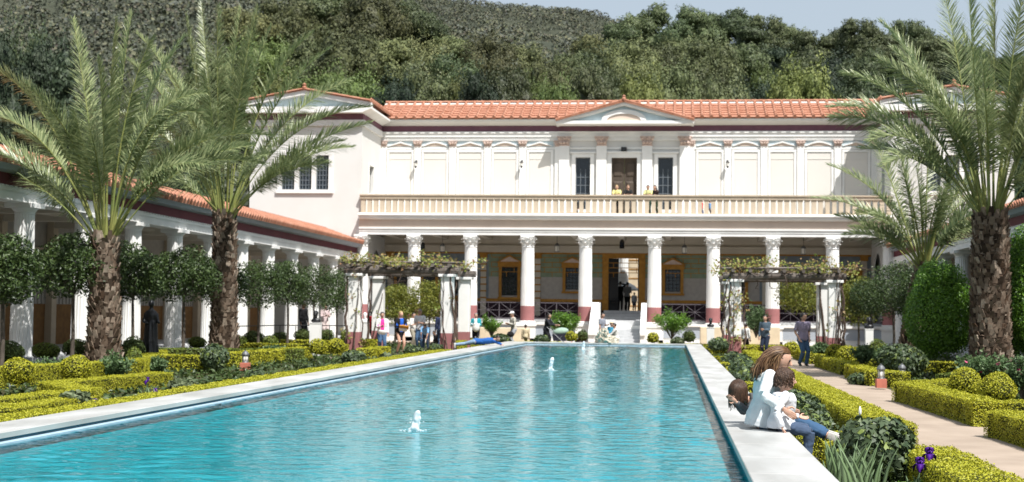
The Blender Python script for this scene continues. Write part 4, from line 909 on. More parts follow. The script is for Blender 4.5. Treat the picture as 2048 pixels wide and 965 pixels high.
# irises
def iris(x, y, hgt, label, blades=9, flower='petal_v', spread=.16, bud=False):
    t = thing('iris_plant', label, 'iris', (x, y, 0), group='irises along the pool'); g = MB()
    for k in range(blades):
        a = rnd.uniform(-.9, .9)+(3.14 if k % 2 else 0); L = hgt*(.55+.4*rnd.random()); ln = .10+.30*rnd.random(); w_ = .016+.010*rnd.random(); bx_, by_ = x+(rnd.random()-.5)*spread, y+(rnd.random()-.5)*spread; rings = []
        pa_ = rnd.uniform(-.5, .5)
        for s in (0, .3, .6, .85, 1):
            cx_, cy_, z = bx_+math.cos(a)*ln*s*s*L, by_+math.sin(a)*ln*s*s*L, L*s; ww = w_*(1-s**3)+.001
            rings.append([(cx_-ww*math.cos(pa_),cy_-ww*math.sin(pa_),z),(cx_,cy_-.004,z),(cx_+ww*math.cos(pa_),cy_+ww*math.sin(pa_),z),(cx_,cy_+.004,z)])
        g.loft(rings)
    g.build('blades', mat['iris_leaf'], t, smooth=True)
    if flower:
        s = MB(); top = hgt*1.0; s.tube([(x,y,0),(x+.01,y,top*.5),(x+.02,y,top)], [.008,.007,.006], 6); s.build('stem', mat['iris_leaf'], t)
        f = MB(); c = Vector((x+.02, y, top))
        if bud: f.lathe([(.004,top),(.016,top+.03),(.014,top+.07),(.003,top+.10)], c.x, c.y, 7)
        else:
            for k in range(3):
                for up in (0, 1):
                    a = k*2.094+up*1.05+.4; d = Vector((math.cos(a), math.sin(a), 0)); sd_ = Vector((-d.y, d.x, 0)); pts = [c, c+d*.035+Vector((0,0,.03+.03*up)), c+d*(.055-.03*up)+Vector((0,0,.01+.075*up)), c+d*(.06-.045*up)+Vector((0,0,-.04+.13*up))]; ws = [.006, .028, .034, .012]
                    f.loft([[p-sd_*w2, p+Vector((0,0,.004)), p+sd_*w2, p-Vector((0,0,.004))] for p, w2 in zip(pts, ws)])
        f.build('flower', mat['petal_v'] if not bud else mat['white'], t, smooth=True)
    return t
for i, (x, y, h, b, fl) in enumerate(((1.45,12.9,.56,9,None),(1.56,12.7,.60,8,None),(1.68,12.8,.56,8,None),(1.50,13.3,.52,8,None),(1.78,13.0,.46,6,None),(1.63,12.5,.5,7,None))):
    iris(x, y, h+.05, ['leftmost clump of grey-green iris blades by the near coping', 'tallest clump of iris blades by the near coping', 'iris blades in front of the big ivy mound', 'iris blades tucked behind the leftmost clump', 'low iris blades right of the tall clump', 'iris blades at the bottom edge of the picture'][i], b, fl)
p = at(1716, 830, 14.6); iris(p.x, 14.6, 1.62-(805+22-635)*14.6/2844*1.0, 'single tall iris stem with a whitish bud in front of the ivy', 2, 'w', bud=True)
for px, py, Y, lab in ((1835,935,13.0,'purple iris bloom in the near right corner, left and lower of the pair'), (1854,915,13.2,'purple iris bloom in the near right corner, right and higher of the pair'),
        (292,765,24.5,'purple iris bloom above the left coping, upper of the near two'), (308,788,23.0,'purple iris bloom above the left coping, lower of the near two'), (187,812,17.5,'purple iris bloom beside the nearest pale ivy mound on the left'), (446,775,29.0,'small purple iris bloom peeping over the left coping beyond the others')):
    p = at(px, py, Y); iris(p.x, Y, p.z, lab, 4, 'v')
# fresh green ground leaves in the near right corner
n = 420; P0 = np.stack([2.0+rng.random(n)*1.1, 12.3+rng.random(n)*1.0, .03+.13*rng.random(n)], 1); g = MB(); g.quads(leaves(P0, np.tile([0,-.2,1.], (n,1)), .10, .7, .5)); tag(g.build('ground_leaves', mat['lime']), 'fresh light green leaves at the foot of the purple irises', 'ground cover', kind='stuff')
n = 26000; P0 = np.stack([rng.uniform(-17.4, -7.5, n), rng.uniform(13, 72, n), .02+.10*rng.random(n)**2], 1); g = MB(); g.quads(leaves(P0, np.tile([0,0,1.], (n,1)), .13, .5, .7))
n = 14000; P0 = np.stack([rng.uniform(5.3, 13, n), rng.uniform(18, 72, n), .02+.10*rng.random(n)**2], 1); g.quads(leaves(P0, np.tile([0,0,1.], (n,1)), .13, .5, .7))
n = 5000; P0 = np.stack([rng.uniform(1.25, 2.3, n), rng.uniform(12, 57, n), .02+.14*rng.random(n)**2], 1); g.quads(leaves(P0, np.tile([0,0,1.], (n,1)), .07, .5, .7))
tag(g.build('ground_cover', mat['laurel']), 'low green ground cover growing in the garden beds', 'ground cover', kind='stuff')

# ------------------------------------------------------------------ palms
mat['frond'] = M('palm_leaflet', (.15,.2,.1), .38, .5, cols=[(.11,.155,.065),(.19,.24,.105),(.39,.43,.22),(.155,.20,.08)], trans=.27)
mat['rachis'] = M('palm_leaf_stalk', (.26,.265,.08), .5, .4, col2=(.17,.21,.06), scale=2)
mat['boot'] = M('palm_trunk_fibre', (.16,.11,.08), .95, .1, cols=[(.040,.028,.020),(.14,.10,.072),(.30,.235,.18),(.10,.062,.040),(.46,.38,.30)], bump=.01, bscale=18, var=.35, scale=10)
mat['boot_core'] = M('palm_trunk_core', (.05,.035,.025), .95, .1, var=.5, scale=8, bump=.03, bscale=14)
def frond(parent, p0, p1, p2, lmax=.55, npair=84, twist=0, w_=.040, bare=.29, beta=.25):
    p0, p1, p2 = (np.array(p, float) for p in (p0, p1, p2))
    B = lambda t: np.outer((1-t)**2, p0)+np.outer(2*t*(1-t), p1)+np.outer(t**2, p2)
    D = lambda t: nrm(np.outer(2*(1-t), p1-p0)+np.outer(2*t, p2-p1))
    g = MB(); tt = np.linspace(0, 1, 13); c = B(tt); rad = [.034*(1-t)**1.1+.004 for t in tt]; rad[0] = .055; g.tube(c, rad, 5, 0, squash=.6)
    t = np.linspace(bare, .995, npair); C, T = B(t), D(t)
    up = np.tile([0,0,1.], (len(t), 1)); out = p2-p0; out[2] = 0
    S = np.cross(T, up+.0*T); S = nrm(S+1e-4); 
    Nn = np.cross(S, T); ct, st = math.cos(twist), math.sin(twist); S2 = S*ct+Nn*st; N2 = Nn*ct-S*st; S, Nn = S2, N2
    s01 = (t-bare)/(1-bare); L = lmax*np.clip(np.sin(np.pi*(.10+.80*s01))**.75*(1-.35*s01), .12, 1)*(1+.12*rng.normal(size=len(t)))
    al = R(62)-R(34)*s01
    for sg in (-1, 1):
        be = beta+.42*rng.normal(size=len(t)); dr = T*np.cos(al)[:, None]+(sg*S*np.cos(be)[:, None]+Nn*np.sin(be)[:, None])*np.sin(al)[:, None]
        dr = nrm(dr+.07*rng.normal(size=dr.shape)); Lx = L[:, None]; drop = np.array([0,0,-1.])*Lx*.10
        wd = nrm(np.cross(dr, Nn)); wv = nrm(wd*.75+Nn*.65*sg)*w_*(.5+.5*(1-s01))[:, None]
        a = C; m_ = C+dr*Lx*.5+drop*.15; e = C+dr*Lx+drop
        g.quads(np.stack([a-wv*.35, a+wv*.35, m_+wv*.5, m_-wv*.5], 1), 1); g.quads(np.stack([m_-wv*.5, m_+wv*.5, e+wv*.04, e-wv*.04], 1), 1)
    return g.build('frond', [mat['rachis'], mat['frond']], parent)
def palm(base, crown, Y, r0, r1, fronds, label, nrand=16, flen=4.2, lmax=.55, seed=1, npair=84, group='date palms in the garden', Yb=None):
    rr = random.Random(seed); B0 = at(base[0], base[1], Yb or Y); B0.z = 0; T0 = at(crown[0], crown[1], Y)
    t = thing('palm_tree', label, 'palm tree', (B0.x, B0.y, 0), group=group)
    g = MB(); nz = 16; rings = []; L = (T0-B0).length
    for k in range(nz+1):
        s = k/nz; c = B0.lerp(T0, s); c.x += (T0.x-B0.x)*(-.12)*math.sin(s*3.14)
        rr_ = (r0*(1-s)+r1*s)*(1+.22*(1-s)**8)*.90; rings.append([(c.x+rr_*math.cos(a), c.y+rr_*math.sin(a), c.z) for a in [6.283*j/16 for j in range(16)]])
    g.loft(rings, m=0)
    rows = int(L/.125)
    for k in range(rows+1):
        s = k/rows; c = B0.lerp(T0, s); c.x += (T0.x-B0.x)*(-.12)*math.sin(s*3.14); rad = (r0*(1-s)+r1*s)*(1+.22*(1-s)**8)*.88; nn_ = int(6.283*rad/.17)
        for j in range(nn_):
            a = 6.283*(j+.5*(k % 2))/nn_+rr.uniform(-.07, .07); d = Vector((math.cos(a), math.sin(a), 0)); sd_ = Vector((-d.y, d.x, 0)); w1 = .085*rr.uniform(.7, 1.15); h_ = .17*rr.uniform(.7, 1.4); o_ = .05*rr.uniform(.4, 1.9)
            b = c+d*(rad-.02)+Vector((0,0,rr.uniform(-.03, .03))); e = b+d*o_*1.2+Vector((0,0,h_))+sd_*rr.uniform(-.03, .03)
            g.loft([[b-sd_*w1-Vector((0,0,.03)), b+sd_*w1-Vector((0,0,.03)), b+sd_*w1+d*.035, b-sd_*w1+d*.035], [e-sd_*w1*.6-d*.03, e+sd_*w1*.6-d*.03, e+sd_*w1*.55+d*.015, e-sd_*w1*.55+d*.015]], m=1)
    fb = []                                     # fibre shreds
    n = int(L*170); a = rng.random(n)*6.283; s = rng.random(n); cc = np.array([list(B0.lerp(T0, q)) for q in s]); cc[:, 0] += (T0.x-B0.x)*(-.12)*np.sin(s*3.14); rad = (r0*(1-s)+r1*s)*(1+.22*(1-s)**8)*1.0
    P0 = cc+np.stack([np.cos(a)*rad, np.sin(a)*rad, 0*a], 1); g.quads(leaves(P0, np.stack([np.cos(a), np.sin(a), 0*a], 1), .16, .12, .5), 1)
    g.build('trunk', [mat['boot_core'], mat['boot']], t)
    def start(px_dir): return T0+Vector((px_dir[0]*r1*.55, px_dir[1]*r1*.5, rr.uniform(-.25, .15)))
    for f in fronds:
        cp, tp, dY = f[0], f[1], f[2]; tip = at(tp[0], tp[1], Y+dY); ctl = at(cp[0], cp[1], Y+dY*.45); d = (tip-T0); d.z = 0; d = d.normalized() if d.length > .1 else Vector((0,-1,0))
        frond(t, start((d.x, d.y)), ctl, tip, lmax, npair, twist=f[3]+.3 if len(f) > 3 else rr.choice([-1, 1])*rr.uniform(.5, 1.25))
    for k in range(nrand):
        a = 6.283*(k+rr.uniform(0, .6))/nrand; elv = R(rr.uniform(38, 84)); ln = flen*rr.uniform(.8, 1.08); d = Vector((math.cos(a), math.sin(a), 0)); ctl = T0+d*ln*.5*math.cos(elv)+Vector((0,0,ln*.55*math.sin(elv)+.25)); reach = ln*(.55+.45*math.cos(elv)); dz = ln*(math.sin(elv)*.95-.30*(math.cos(elv)))
        tip = T0+d*reach*.92+Vector((0,0,dz)); frond(t, start((d.x, d.y)), ctl, tip, lmax, npair, twist=rr.choice([-1, 1])*rr.uniform(.3, 1.2))
    return t
palm((206,745), (209,478), 35.0, .43, .36, [((120,330),(-45,262),-1),((108,178),(-35,128),.5),((90,215),(-50,232),-.8,.3),((192,300),(146,36),.6,.2),((196,280),(160,62),1.2),((214,250),(231,40),-.6,1.2),((228,240),(264,24),.6,.9),((214,260),(196,118),-1.2,.4),
      ((238,215),(304,74),-.4,1.2),((262,205),(370,72),.8,-.4),((255,190),(412,186),-.9),((300,168),(408,232),.2,.4),((330,235),(545,272),-.6,.2),((335,280),(530,330),-1.1,.3),((180,330),(148,222),-1.4),((75,330),(-30,345),1.4),((290,300),(420,330),-1.8),((120,400),(20,300),2)],
      'nearer of the two left palms, its arching fronds reaching the left picture edge', 9, 4.5, .66, 3, 140)
palm((446,745), (449,432), 45.0, .46, .38, [((420,200),(403,6),.5,.9),((432,220),(436,10),-.8,.2),((452,200),(482,14),.8,1.0),((462,220),(516,12),-.3,.5),((470,230),(542,52),.7,.2),((456,240),(500,120),-1.4),((510,150),(625,66),.5,.2),((520,190),(660,96),-.7,-.3),((540,220),(700,160),.6),
      ((560,225),(742,214),-.6,.2),((580,280),(742,246),.7,.5),((560,300),(690,282),-1.6,.3),((540,330),(640,330),-1.8),((395,190),(372,28),.6),((370,150),(272,66),.9,.3),((350,180),(255,120),-.6,.4),((330,240),(250,190),1.2),((390,210),(330,130),-1,.2),((340,310),(262,280),1.4),((370,350),(290,350),-2),((430,260),(410,140),-1.8)],
      'farther of the two left palms, its fronds before the left gabled wing', 11, 5.0, .70, 5, 140)
palm((1981,760), (1981,432), 38.0, .54, .46, [((1930,180),(1886,-30),.4,.8),((1950,180),(1934,-70),-.8,.3),((1985,150),(1992,-60),.5,1.1),((2010,160),(2052,-40),-.7),((1880,150),(1762,44),.8,-.2),((1890,190),(1786,96),-.7,.2),((1850,170),(1686,146),.6,-.1),((1820,190),(1660,214),-.8,.15),
      ((1830,215),(1662,236),.9),((1850,230),(1740,282),-1.2,.3),((1860,260),(1770,330),-1.9),((2040,180),(2110,60),.7),((2060,220),(2150,160),-.8),((2070,270),(2160,280),.6),((1975,250),(1965,110),-1.9,.8),((2020,300),(2080,380),-2),((1965,220),(1925,60),1.8),((2030,230),(2060,100),-2.2)],
      'large palm with a thick studded trunk at the right edge of the picture', 13, 4.7, .80, 9, 136)
palm((1812,752), (1848,536), 44.5, .30, .24, [((1790,370),(1655,330),.6),((1770,400),(1626,396),-.8,.2),((1790,360),(1738,262),.8,.5),((1815,370),(1792,262),-.6),((1850,350),(1862,250),.5),((1890,370),(1925,300),-.7),((1920,400),(1975,380),.8),((1760,440),(1672,432),1.2),((1790,450),(1700,455),-1.4),((1900,440),(1960,455),-1.2),((1930,430),(2000,440),.9),((1830,400),(1800,330),-1.8),((1880,400),(1900,350),-1.8)],
      'small palm with a leaning trunk behind the egg-shaped bush on the right', 15, 3.3, .58, 12, 90)
def ell(mb, c, ax, ay, az, nx=14, nz=9):      # ellipsoid from three half-axis vectors
    rings = []
    for i in range(nz+1):
        t = -1+2*i/nz; t = max(-.985, min(.985, t)); r_ = math.sqrt(1-t*t); rings.append([c+az*t+ax*r_*math.cos(6.2832*j/nx)+ay*r_*math.sin(6.2832*j/nx) for j in range(nx)])
    mb.loft(rings)
# ------------------------------------------------------------------ pergolas with vines
mat['log'] = M('weathered_grey_log', (.20,.175,.155), .95, .1, col2=(.10,.085,.075), scale=3, stretch=(.25,1,1), bump=.012, bscale=9)
mat['vine_leaf'] = M('young_vine_leaf', (.2,.26,.05), .5, .35, cols=[(.15,.22,.04),(.26,.30,.06),(.33,.28,.09),(.30,.17,.09),(.20,.26,.05)], trans=.35)
mat['vine_bark'] = M('vine_stem_bark', (.11,.08,.065), .95, .1, var=.4, scale=9)
def pergola(fx, bx, Yf, Yb, side, capy, idx):
    xs_f = [at(p, 600, Yf).x for p in fx]; xs_b = [at(p, 600, Yb).x for p in bx]
    t = thing('pergola', 'white-pillared pergola with weathered logs and a vine, %s of the pool' % side, 'pergola', ((xs_f[0]+xs_f[1])/2, (Yf+Yb)/2, 0), group='vine pergolas at the end of the pool')
    zc_ = at(fx[1], capy, Yf).z; zm_ = .80
    for x, y in ((xs_f[0], Yf), (xs_f[1], Yf), (xs_b[0], Yb), (xs_b[1], Yb)):
        g = MB(); g.bev(x-.24, x+.24, y-.24, y+.24, zm_, zc_-.10, .02); po = g.build('pillar', mat['white'], t)
        g = MB(); g.bev(x-.243, x+.243, y-.243, y+.243, 0, zm_-.001, .01); g.build('painted_foot', mat['mauve'], po)
        g = MB(); g.bev(x-.34, x+.34, y-.34, y+.34, zc_-.10, zc_, .015); g.build('pillar_cap', mat['white'], po)
    ra = random.Random(idx); x0, x1 = min(xs_f[0], xs_b[0])-.45, max(xs_f[1], xs_b[1])+.45
    for y in (Yf-.1, Yf+.2, Yb-.1, Yb+.2):
        g = MB(); n = 12; g.tube([(x0+(x1-x0)*k/n+.0, y+ra.uniform(-.015,.015), zc_+.14+ra.uniform(-.015,.015)) for k in range(n+1)], [.14+ra.uniform(-.012,.012) for _ in range(n+1)], 10); g.build('beam_log', mat['log'], t)
    for k in range(7):
        x = x0+.35+(x1-x0-.7)*k/6; g = MB(); g.tube([(x+ra.uniform(-.05,.05), Yf-.55+(Yb-Yf+1.1)*q/6, zc_+.34+ra.uniform(-.015,.015)) for q in range(7)], .075, 8); g.build('cross_log', mat['log'], t)
    g = MB(); 
    for y in (Yf-.2, Yf+.35): g.tube([(x0-.1,y,zc_+.44),((x0+x1)/2,y,zc_+.46),(x1+.1,y,zc_+.45)], .05, 6)
    g.build('top_log', mat['log'], t)
    v = thing('grape_vine', 'grape vine with young leaves climbing the pergola %s of the pool' % side, 'vine', (xs_f[1], Yf, 0), group='vines on the pergolas')
    g = MB(); tops = []
    for px_, py_, cnt in ((xs_f[0], Yf, 5 if side == 'right' else 3), (xs_f[1], Yf, 3 if side == 'left' else 8), (xs_b[0], Yb, 2 if side == 'right' else 4), (xs_b[1], Yb, 3)):
        for q in range(cnt):
            a0 = ra.uniform(0, 6.28); pts = []; turn = ra.uniform(-1.8, 1.8); xo, yo = (ra.uniform(-.35,.1), -.1)
            for k in range(13):
                s = k/12; a = a0+turn*s; rr_ = .33+.05*math.sin(k*1.7+q)+.12*(1-s)*ra.random(); pts.append((px_+xo*(1-s)*.5+rr_*math.cos(a), py_+min(.3, rr_*math.sin(a)) if q else py_-.28-.04*math.sin(k), s*(zc_+.2)))
            g.tube(pts, [.045*(1-.6*k/12)*(1.4 if q == 0 else .62) for k in range(13)], 6); tops.append(Vector(pts[-1]))
    for k in range(34):
        p = Vector((ra.uniform(x0, x1), ra.choice([Yf-.25, Yf+.1, Yf-.3, (Yf+Yb)/2, Yb]), zc_+ra.uniform(.05,.45))); pts = [p]
        d = Vector((ra.uniform(-1,1), ra.uniform(-.3,.3), ra.uniform(-.2,.25)))
        for q in range(6): d += Vector((ra.uniform(-.4,.4), ra.uniform(-.2,.2), ra.uniform(-.35,.35))); p = p+d.normalized()*.24; p.z = min(max(p.z, zc_-.35), zc_+.85); pts.append(p)
        g.tube(pts, [.018,.017,.015,.013,.011,.009,.006], 5)
    g.build('stems', mat['vine_bark'], v)
    P0 = []
    for k in range(44):
        c = np.array([ra.uniform(x0-.25, x1+.3), ra.choice([Yf-.3, Yf, Yf+.5, Yb]), zc_+ra.uniform(.35,.70)+.12*math.sin(k)])
        P0.append(c+rng.normal(size=(34,3))*np.array([.22,.25,.11]))
    for x_, y_, q in ((xs_f[0], Yf-.28, 24), (xs_f[1], Yf-.28, 9), (xs_b[0], Yb-.28, 8)):
        if side == 'left': q = int(q*.45)
        for k in range(q): c = np.array([x_+ra.uniform(-.42,.42), y_+ra.uniform(-.1,.1), ra.uniform(.3, zc_)]); P0.append(c+rng.normal(size=(9,3))*.09)
    P0 = np.concatenate(P0); g = MB(); g.quads(ivy_leaves(P0, np.tile([0,-.6,.8], (len(P0),1)), .105, .8)); g.build('leaves', mat['vine_leaf'], v)
pergola((710.5, 895), (757, 929), 56.0, 60.5, 'left', 549, 3)
pergola((1470, 1668), (1459, 1645), 58.0, 62.5, 'right', 561, 8)

# ------------------------------------------------------------------ lamps
mat['lampglass'] = M('frosted_lamp_glass', (.75,.73,.68), .35, .5)
mat['pewter'] = M('grey_lamp_metal', (.20,.21,.22), .45, .5, metal=.5, var=.3, scale=10)
mat['terra_base'] = M('salmon_lamp_base', (.50,.17,.12), .8, .2, var=.2, scale=6)
for px, py, Y, lab, sc_ in ((405,746,36.0,'terracotta-footed garden bollard lamp left of the tall ivy column',1.0), (490,741,37.0,'terracotta-footed garden bollard lamp right of the tall ivy column',1.0), (1762,776,33.0,'terracotta-footed bollard lamp beside the right path in front of the dark ivy bush',1.0), (1804,775,35.0,'bollard lamp half in shade behind the hedge, right of the other right-hand lamp',1.0)):
    p = at(px, py, Y); p.z = max(0, p.z); z = p.z; x = p.x; t = thing('bollard_lamp', lab, 'garden lamp', (x, Y, z), group='small bollard lamps'); w_ = .115
    g = MB(); g.bev(x-w_, x+w_, Y-w_, Y+w_, z, z+.20, .008); g.build('base', mat['terra_base'], t)
    g = MB(); g.lathe([(.062,z+.205),(.068,z+.30),(.062,z+.41)], x, Y, 14); g.build('glass', mat['lampglass'], t, smooth=True)
    g = MB(); g.lathe([(.09,z+.201),(.095,z+.215),(.085,z+.23)], x, Y, 14); g.lathe([(.088,z+.40),(.098,z+.42),(.085,z+.46),(.05,z+.50),(.02,z+.515),(.022,z+.53),(.001,z+.54)], x, Y, 14)
    for k in range(6): a = k*1.047; g.tube([(x+.082*math.cos(a), Y+.082*math.sin(a), z+.21), (x+.082*math.cos(a), Y+.082*math.sin(a), z+.42)], .007, 5)
    g.build('cage', mat['pewter'], t)
for k, (px, py, dark) in enumerate(((885,497,0),(1114,497,0),(1369,500,0),(1607,502,0),(845,494,1),(1244,490,1))):
    Y = 80.6 if not dark else 81.5; c = at(px, py, Y); t = thing('hanging_lantern', ['white glass lantern hanging in the loggia above the left pergola','white glass lantern hanging in the loggia two bays left of the doorway','white glass lantern hanging in the loggia right of the doorway','white glass lantern hanging in the loggia above the right pergola','dark metal lantern hanging beside the second loggia column from the left','dark metal lantern hanging right before the doorway'][k], 'lantern', (c.x, Y, c.z), group='lanterns hanging in the loggia')
    g = MB(); g.tube([(c.x,Y,c.z+.30),(c.x,Y,z470+.5)], .012, 4); g.build('chain', mat['iron'], t)
    g = MB(); g.lathe([(.10,c.z-.20),(.13,c.z-.16),(.13,c.z+.10),(.10,c.z+.14)], c.x, Y, 12); g.build('glass', mat['lampglass'] if not dark else mat['glass'], t)
    g = MB(); g.lathe([(.145,c.z+.12),(.15,c.z+.16),(.08,c.z+.26),(.03,c.z+.3),(.001,c.z+.31)], c.x, Y, 12); g.lathe([(.14,c.z-.22),(.14,c.z-.18)], c.x, Y, 12)
    for q in range(4): a = q*1.571+.4; g.tube([(c.x+.138*math.cos(a), Y+.138*math.sin(a), c.z-.2), (c.x+.138*math.cos(a), Y+.138*math.sin(a), c.z+.13)], .010, 4)
    g.build('frame', mat['pewter'] if not dark else mat['iron'], t)
for k, (px, py) in enumerate(((833,328),(1044,328),(1455,328))):
    c = at(px, py, YW-.1); Y = YW-.38; t = thing('wall_lantern', ['black wall lantern on the upper facade, leftmost of the three','black wall lantern on the upper facade left of the central door','black wall lantern on the upper facade right of the central door'][k], 'wall lamp', (c.x, YW, c.z), group='wall lanterns on the upper facade')
    g = MB(); g.tube([(c.x,YW-.1,c.z+.10),(c.x,YW-.25,c.z+.2),(c.x,Y,c.z+.16)], .018, 6); g.box(c.x-.05, c.x+.05, YW-.13, YW-.10, c.z-.05, c.z+.2); g.build('bracket', mat['iron'], t)
    g = MB(); g.lathe([(.06,c.z-.16),(.085,c.z+.02)], c.x, Y, 8); g.build('glass', mat['lampglass'], t)
    g = MB(); g.lathe([(.03,c.z-.28),(.07,c.z-.2),(.07,c.z-.16)], c.x, Y, 8); g.lathe([(.11,c.z+.02),(.10,c.z+.06),(.04,c.z+.13),(.001,c.z+.17)], c.x, Y, 8); g.build('cap', mat['iron'], t)
c = at(1248, 300, YW); t = MB(); t.bev(c.x-.16, c.x+.16, YW-.26, YW-.0, c.z-.10, c.z+.14, .02); t.box(c.x-.12, c.x+.12, YW-.28, YW-.262, c.z-.07, c.z+.10); tag(t.build('floodlight', mat['iron']), 'small black box floodlight on the wall above the upper double door', 'floodlight')

# ------------------------------------------------------------------ rail by the left colonnade, fountain rock, water jets, benches
t = thing('garden_railing', 'thin dark metal railing in front of the left colonnade, behind the clipped domes', 'railing', (-17, 56, 0)); g = MB(); pts = [at(465,653,50.5), at(560,650,56), at(622,655,57.5), at(697,660,57.5)]
for p in pts: p.z = 1.02
g.tube(pts, .022, 6); g.build('handrail', mat['iron'], t)
for a, b in zip(pts[:-1], pts[1:]):
    for k in range(3):
        p = a.lerp(b, k/2); g = MB(); g.tube([(p.x,p.y,0),(p.x,p.y,1.01)], .016, 6); g.build('post', mat['iron'], t)
mat['rock'] = M('pale_travertine', (.66,.60,.50), .9, .2, col2=(.38,.34,.27), scale=4, bump=.03, bscale=10)
def rock(c, rx, ry, rz_, seed, n=22):
    rr = np.random.default_rng(seed); vs, fs = [], []
    for i in range(n):
        th = math.pi*(i+.5)/n
        for j in range(n*2):
            ph = math.pi*j/n; d = np.array([math.sin(th)*math.cos(ph), math.sin(th)*math.sin(ph), math.cos(th)]); k = 1+.16*math.sin(d[0]*7+seed)+.13*math.sin(d[1]*8+d[2]*6+seed)+.10*math.sin(d[2]*13+d[0]*11)+.05*rr.normal(); vs.append((c[0]+rx*d[0]*k, c[1]+ry*d[1]*k, max(.40, c[2]+rz_*d[2]*k)))
    for i in range(n-1):
        for j in range(n*2): a, b = i*n*2+j, i*n*2+(j+1) % (n*2); fs.append((a, b, b+n*2, a+n*2))
    return vs, fs
g = MB(); c = at(1214, 684, YF+.25)
for k, (dx, dz, rx, rz_) in enumerate(((0,.10,.40,.26),(-.22,.22,.24,.30),(.22,.08,.26,.18),(-.10,.45,.16,.18))): v_, f_ = rock((c.x+dx, YF+.34, .44+dz), rx, .32, rz_, k+2, 14); g.add(v_, f_)
tag(g.build('fountain_rock', mat['rock'], smooth=False), 'rough pale rock fountain on the far coping of the pool below the stair', 'fountain')
for px0, px1, y0, y1, Y, lab in ((959,1058,655,686,73.0,'long low limestone wall left of the stair, behind the boy on the coping'), (1400,1452,654,686,73.0,'low limestone block behind the white pedestal, right of the stair'), (1462,1560,654,684,73.5,'long low limestone wall seen through the right pergola')):
    a, b = at(px0, y0, Y), at(px1, y1, Y); g = MB(); g.bev(a.x, b.x, Y, Y+.5, 0, a.z, .03); g.box(a.x-.06, b.x+.06, Y-.06, Y+.56, a.z, a.z+.08) if False else None
    tag(g.build('low_wall', mat['cream_stone']), lab, 'wall', 'low limestone walls in front of the podium')

# ------------------------------------------------------------------ people and statues
def solve2(a, c, l1, l2, pole):
    d = c-a; L = min(d.length, (l1+l2)*.999); d.normalize(); c2 = a+d*L; x = (l1*l1-l2*l2+L*L)/(2*L); h = math.sqrt(max(0, l1*l1-x*x)); p = pole-d*pole.dot(d)
    if p.length < 1e-4: p = Vector((0,0,1)).cross(d)
    return a+d*x+p.normalized()*h, c2
WRINK = bpy.data.textures.new('wrinkle', 'CLOUDS'); WRINK.noise_scale = .055; WRINK.noise_depth = 1
def fused(mb, name, m, parent, vox, smooth=4, off=None, H_=1.7):
    me = mb.mesh(name, OFF.get(parent.name, (0,0,0))); o = bpy.data.objects.new(name, me); COL.objects.link(o)
    r_ = o.modifiers.new('r', 'REMESH'); r_.mode = 'VOXEL'; r_.voxel_size = vox; r_.use_smooth_shade = True
    if name in ('shirt', 'trousers', 'cardigan', 'skirt'): d_ = o.modifiers.new('d', 'DISPLACE'); d_.texture = WRINK; d_.texture_coords = 'GLOBAL'; d_.strength = .017 if H_ > 1.3 else .010; d_.mid_level = .5
    s_ = o.modifiers.new('s', 'SMOOTH'); s_.factor = .5; s_.iterations = smooth
    dg = bpy.context.evaluated_depsgraph_get(); dg.update(); nm_ = bpy.data.meshes.new_from_object(o.evaluated_get(dg)); o.modifiers.clear(); o.data = nm_; bpy.data.meshes.remove(me)
    for q in (m if isinstance(m, (list, tuple)) else [m]): nm_.materials.append(q)
    for p in nm_.polygons: p.use_smooth = True
    o.parent = parent; OFF[o.name] = OFF.get(parent.name, (0,0,0)); return o
mat['spray'] = M('white_spray_water', (.85,.88,.90), .25, .6, trans=.45)
for k, (px, pb, pt, Y) in enumerate(((829,864,827,15.05),(1101,742,717,31.6),(1166,704,688,50.6))):
    c = at(px, pb, Y); c.z = .355; h = (pb-pt)/FPX*Y; g = MB(); rr = random.Random(k+5)
    for q in range(150):
        s = rr.random(); ra_ = .036-.012*s if s > .08 else .07; cc = Vector((c.x+rr.gauss(0,1)*ra_*.5+.03*s, Y+rr.gauss(0,1)*ra_*.4, c.z+h*s)); r_ = rr.uniform(.012, .024)
        ell(g, cc, Vector((r_,0,0)), Vector((0,r_,0)), Vector((0,0,r_*rr.uniform(.9, 1.7))), 7, 5)
    g.lathe([(.035,c.z-.02),(.022,c.z+h*.3),(.020,c.z+h*.8),(.012,c.z+h*.97)], c.x+.01, Y, 10)
    for q in range(26): a = q*.242*1.0; rq = rr.uniform(.09, .16); ell(g, Vector((c.x+rq*math.cos(a), Y+rq*math.sin(a), c.z+.004)), Vector((.014,0,0)), Vector((0,.014,0)), Vector((0,0,.008)), 7, 4)
    lab_ = ['white bubbling water jet in the pool, nearest to the camera','white bubbling water jet in the middle of the pool','small water jet near the far end of the pool'][k]
    root = thing('water_jet', lab_, 'water jet', (c.x, Y, .355), group='bubbling jets in the pool'); fused(g, 'water_column', mat['spray'], root, .010, 1)
    n = 60; a = rng.random(n)*6.28; s = rng.random(n)**1.3; P0 = np.stack([c.x+np.cos(a)*(.03+.08*rng.random(n)), Y+np.sin(a)*.08, c.z+h*s*.95], 1); g = MB(); g.quads(leaves(P0, rng.normal(size=(n,3)), .014, .8, 1)); tag(g.build('droplets', mat['spray'], root), kind='stuff')
CM = {}
def cloth(rgb, rough=.85, var=.12):
    k = tuple(rgb)
    if k not in CM: CM[k] = M('cloth', rgb, rough, .2, var=var, scale=14, bump=.006, bscale=22)
    return CM[k]
skin = {'l': M('light_skin', (.55,.33,.24), .55, .35, var=.1, scale=20), 'm': M('tan_skin', (.44,.265,.19), .55, .35, var=.1, scale=20), 'd': M('brown_skin', (.20,.10,.065), .55, .35, var=.1, scale=20)}
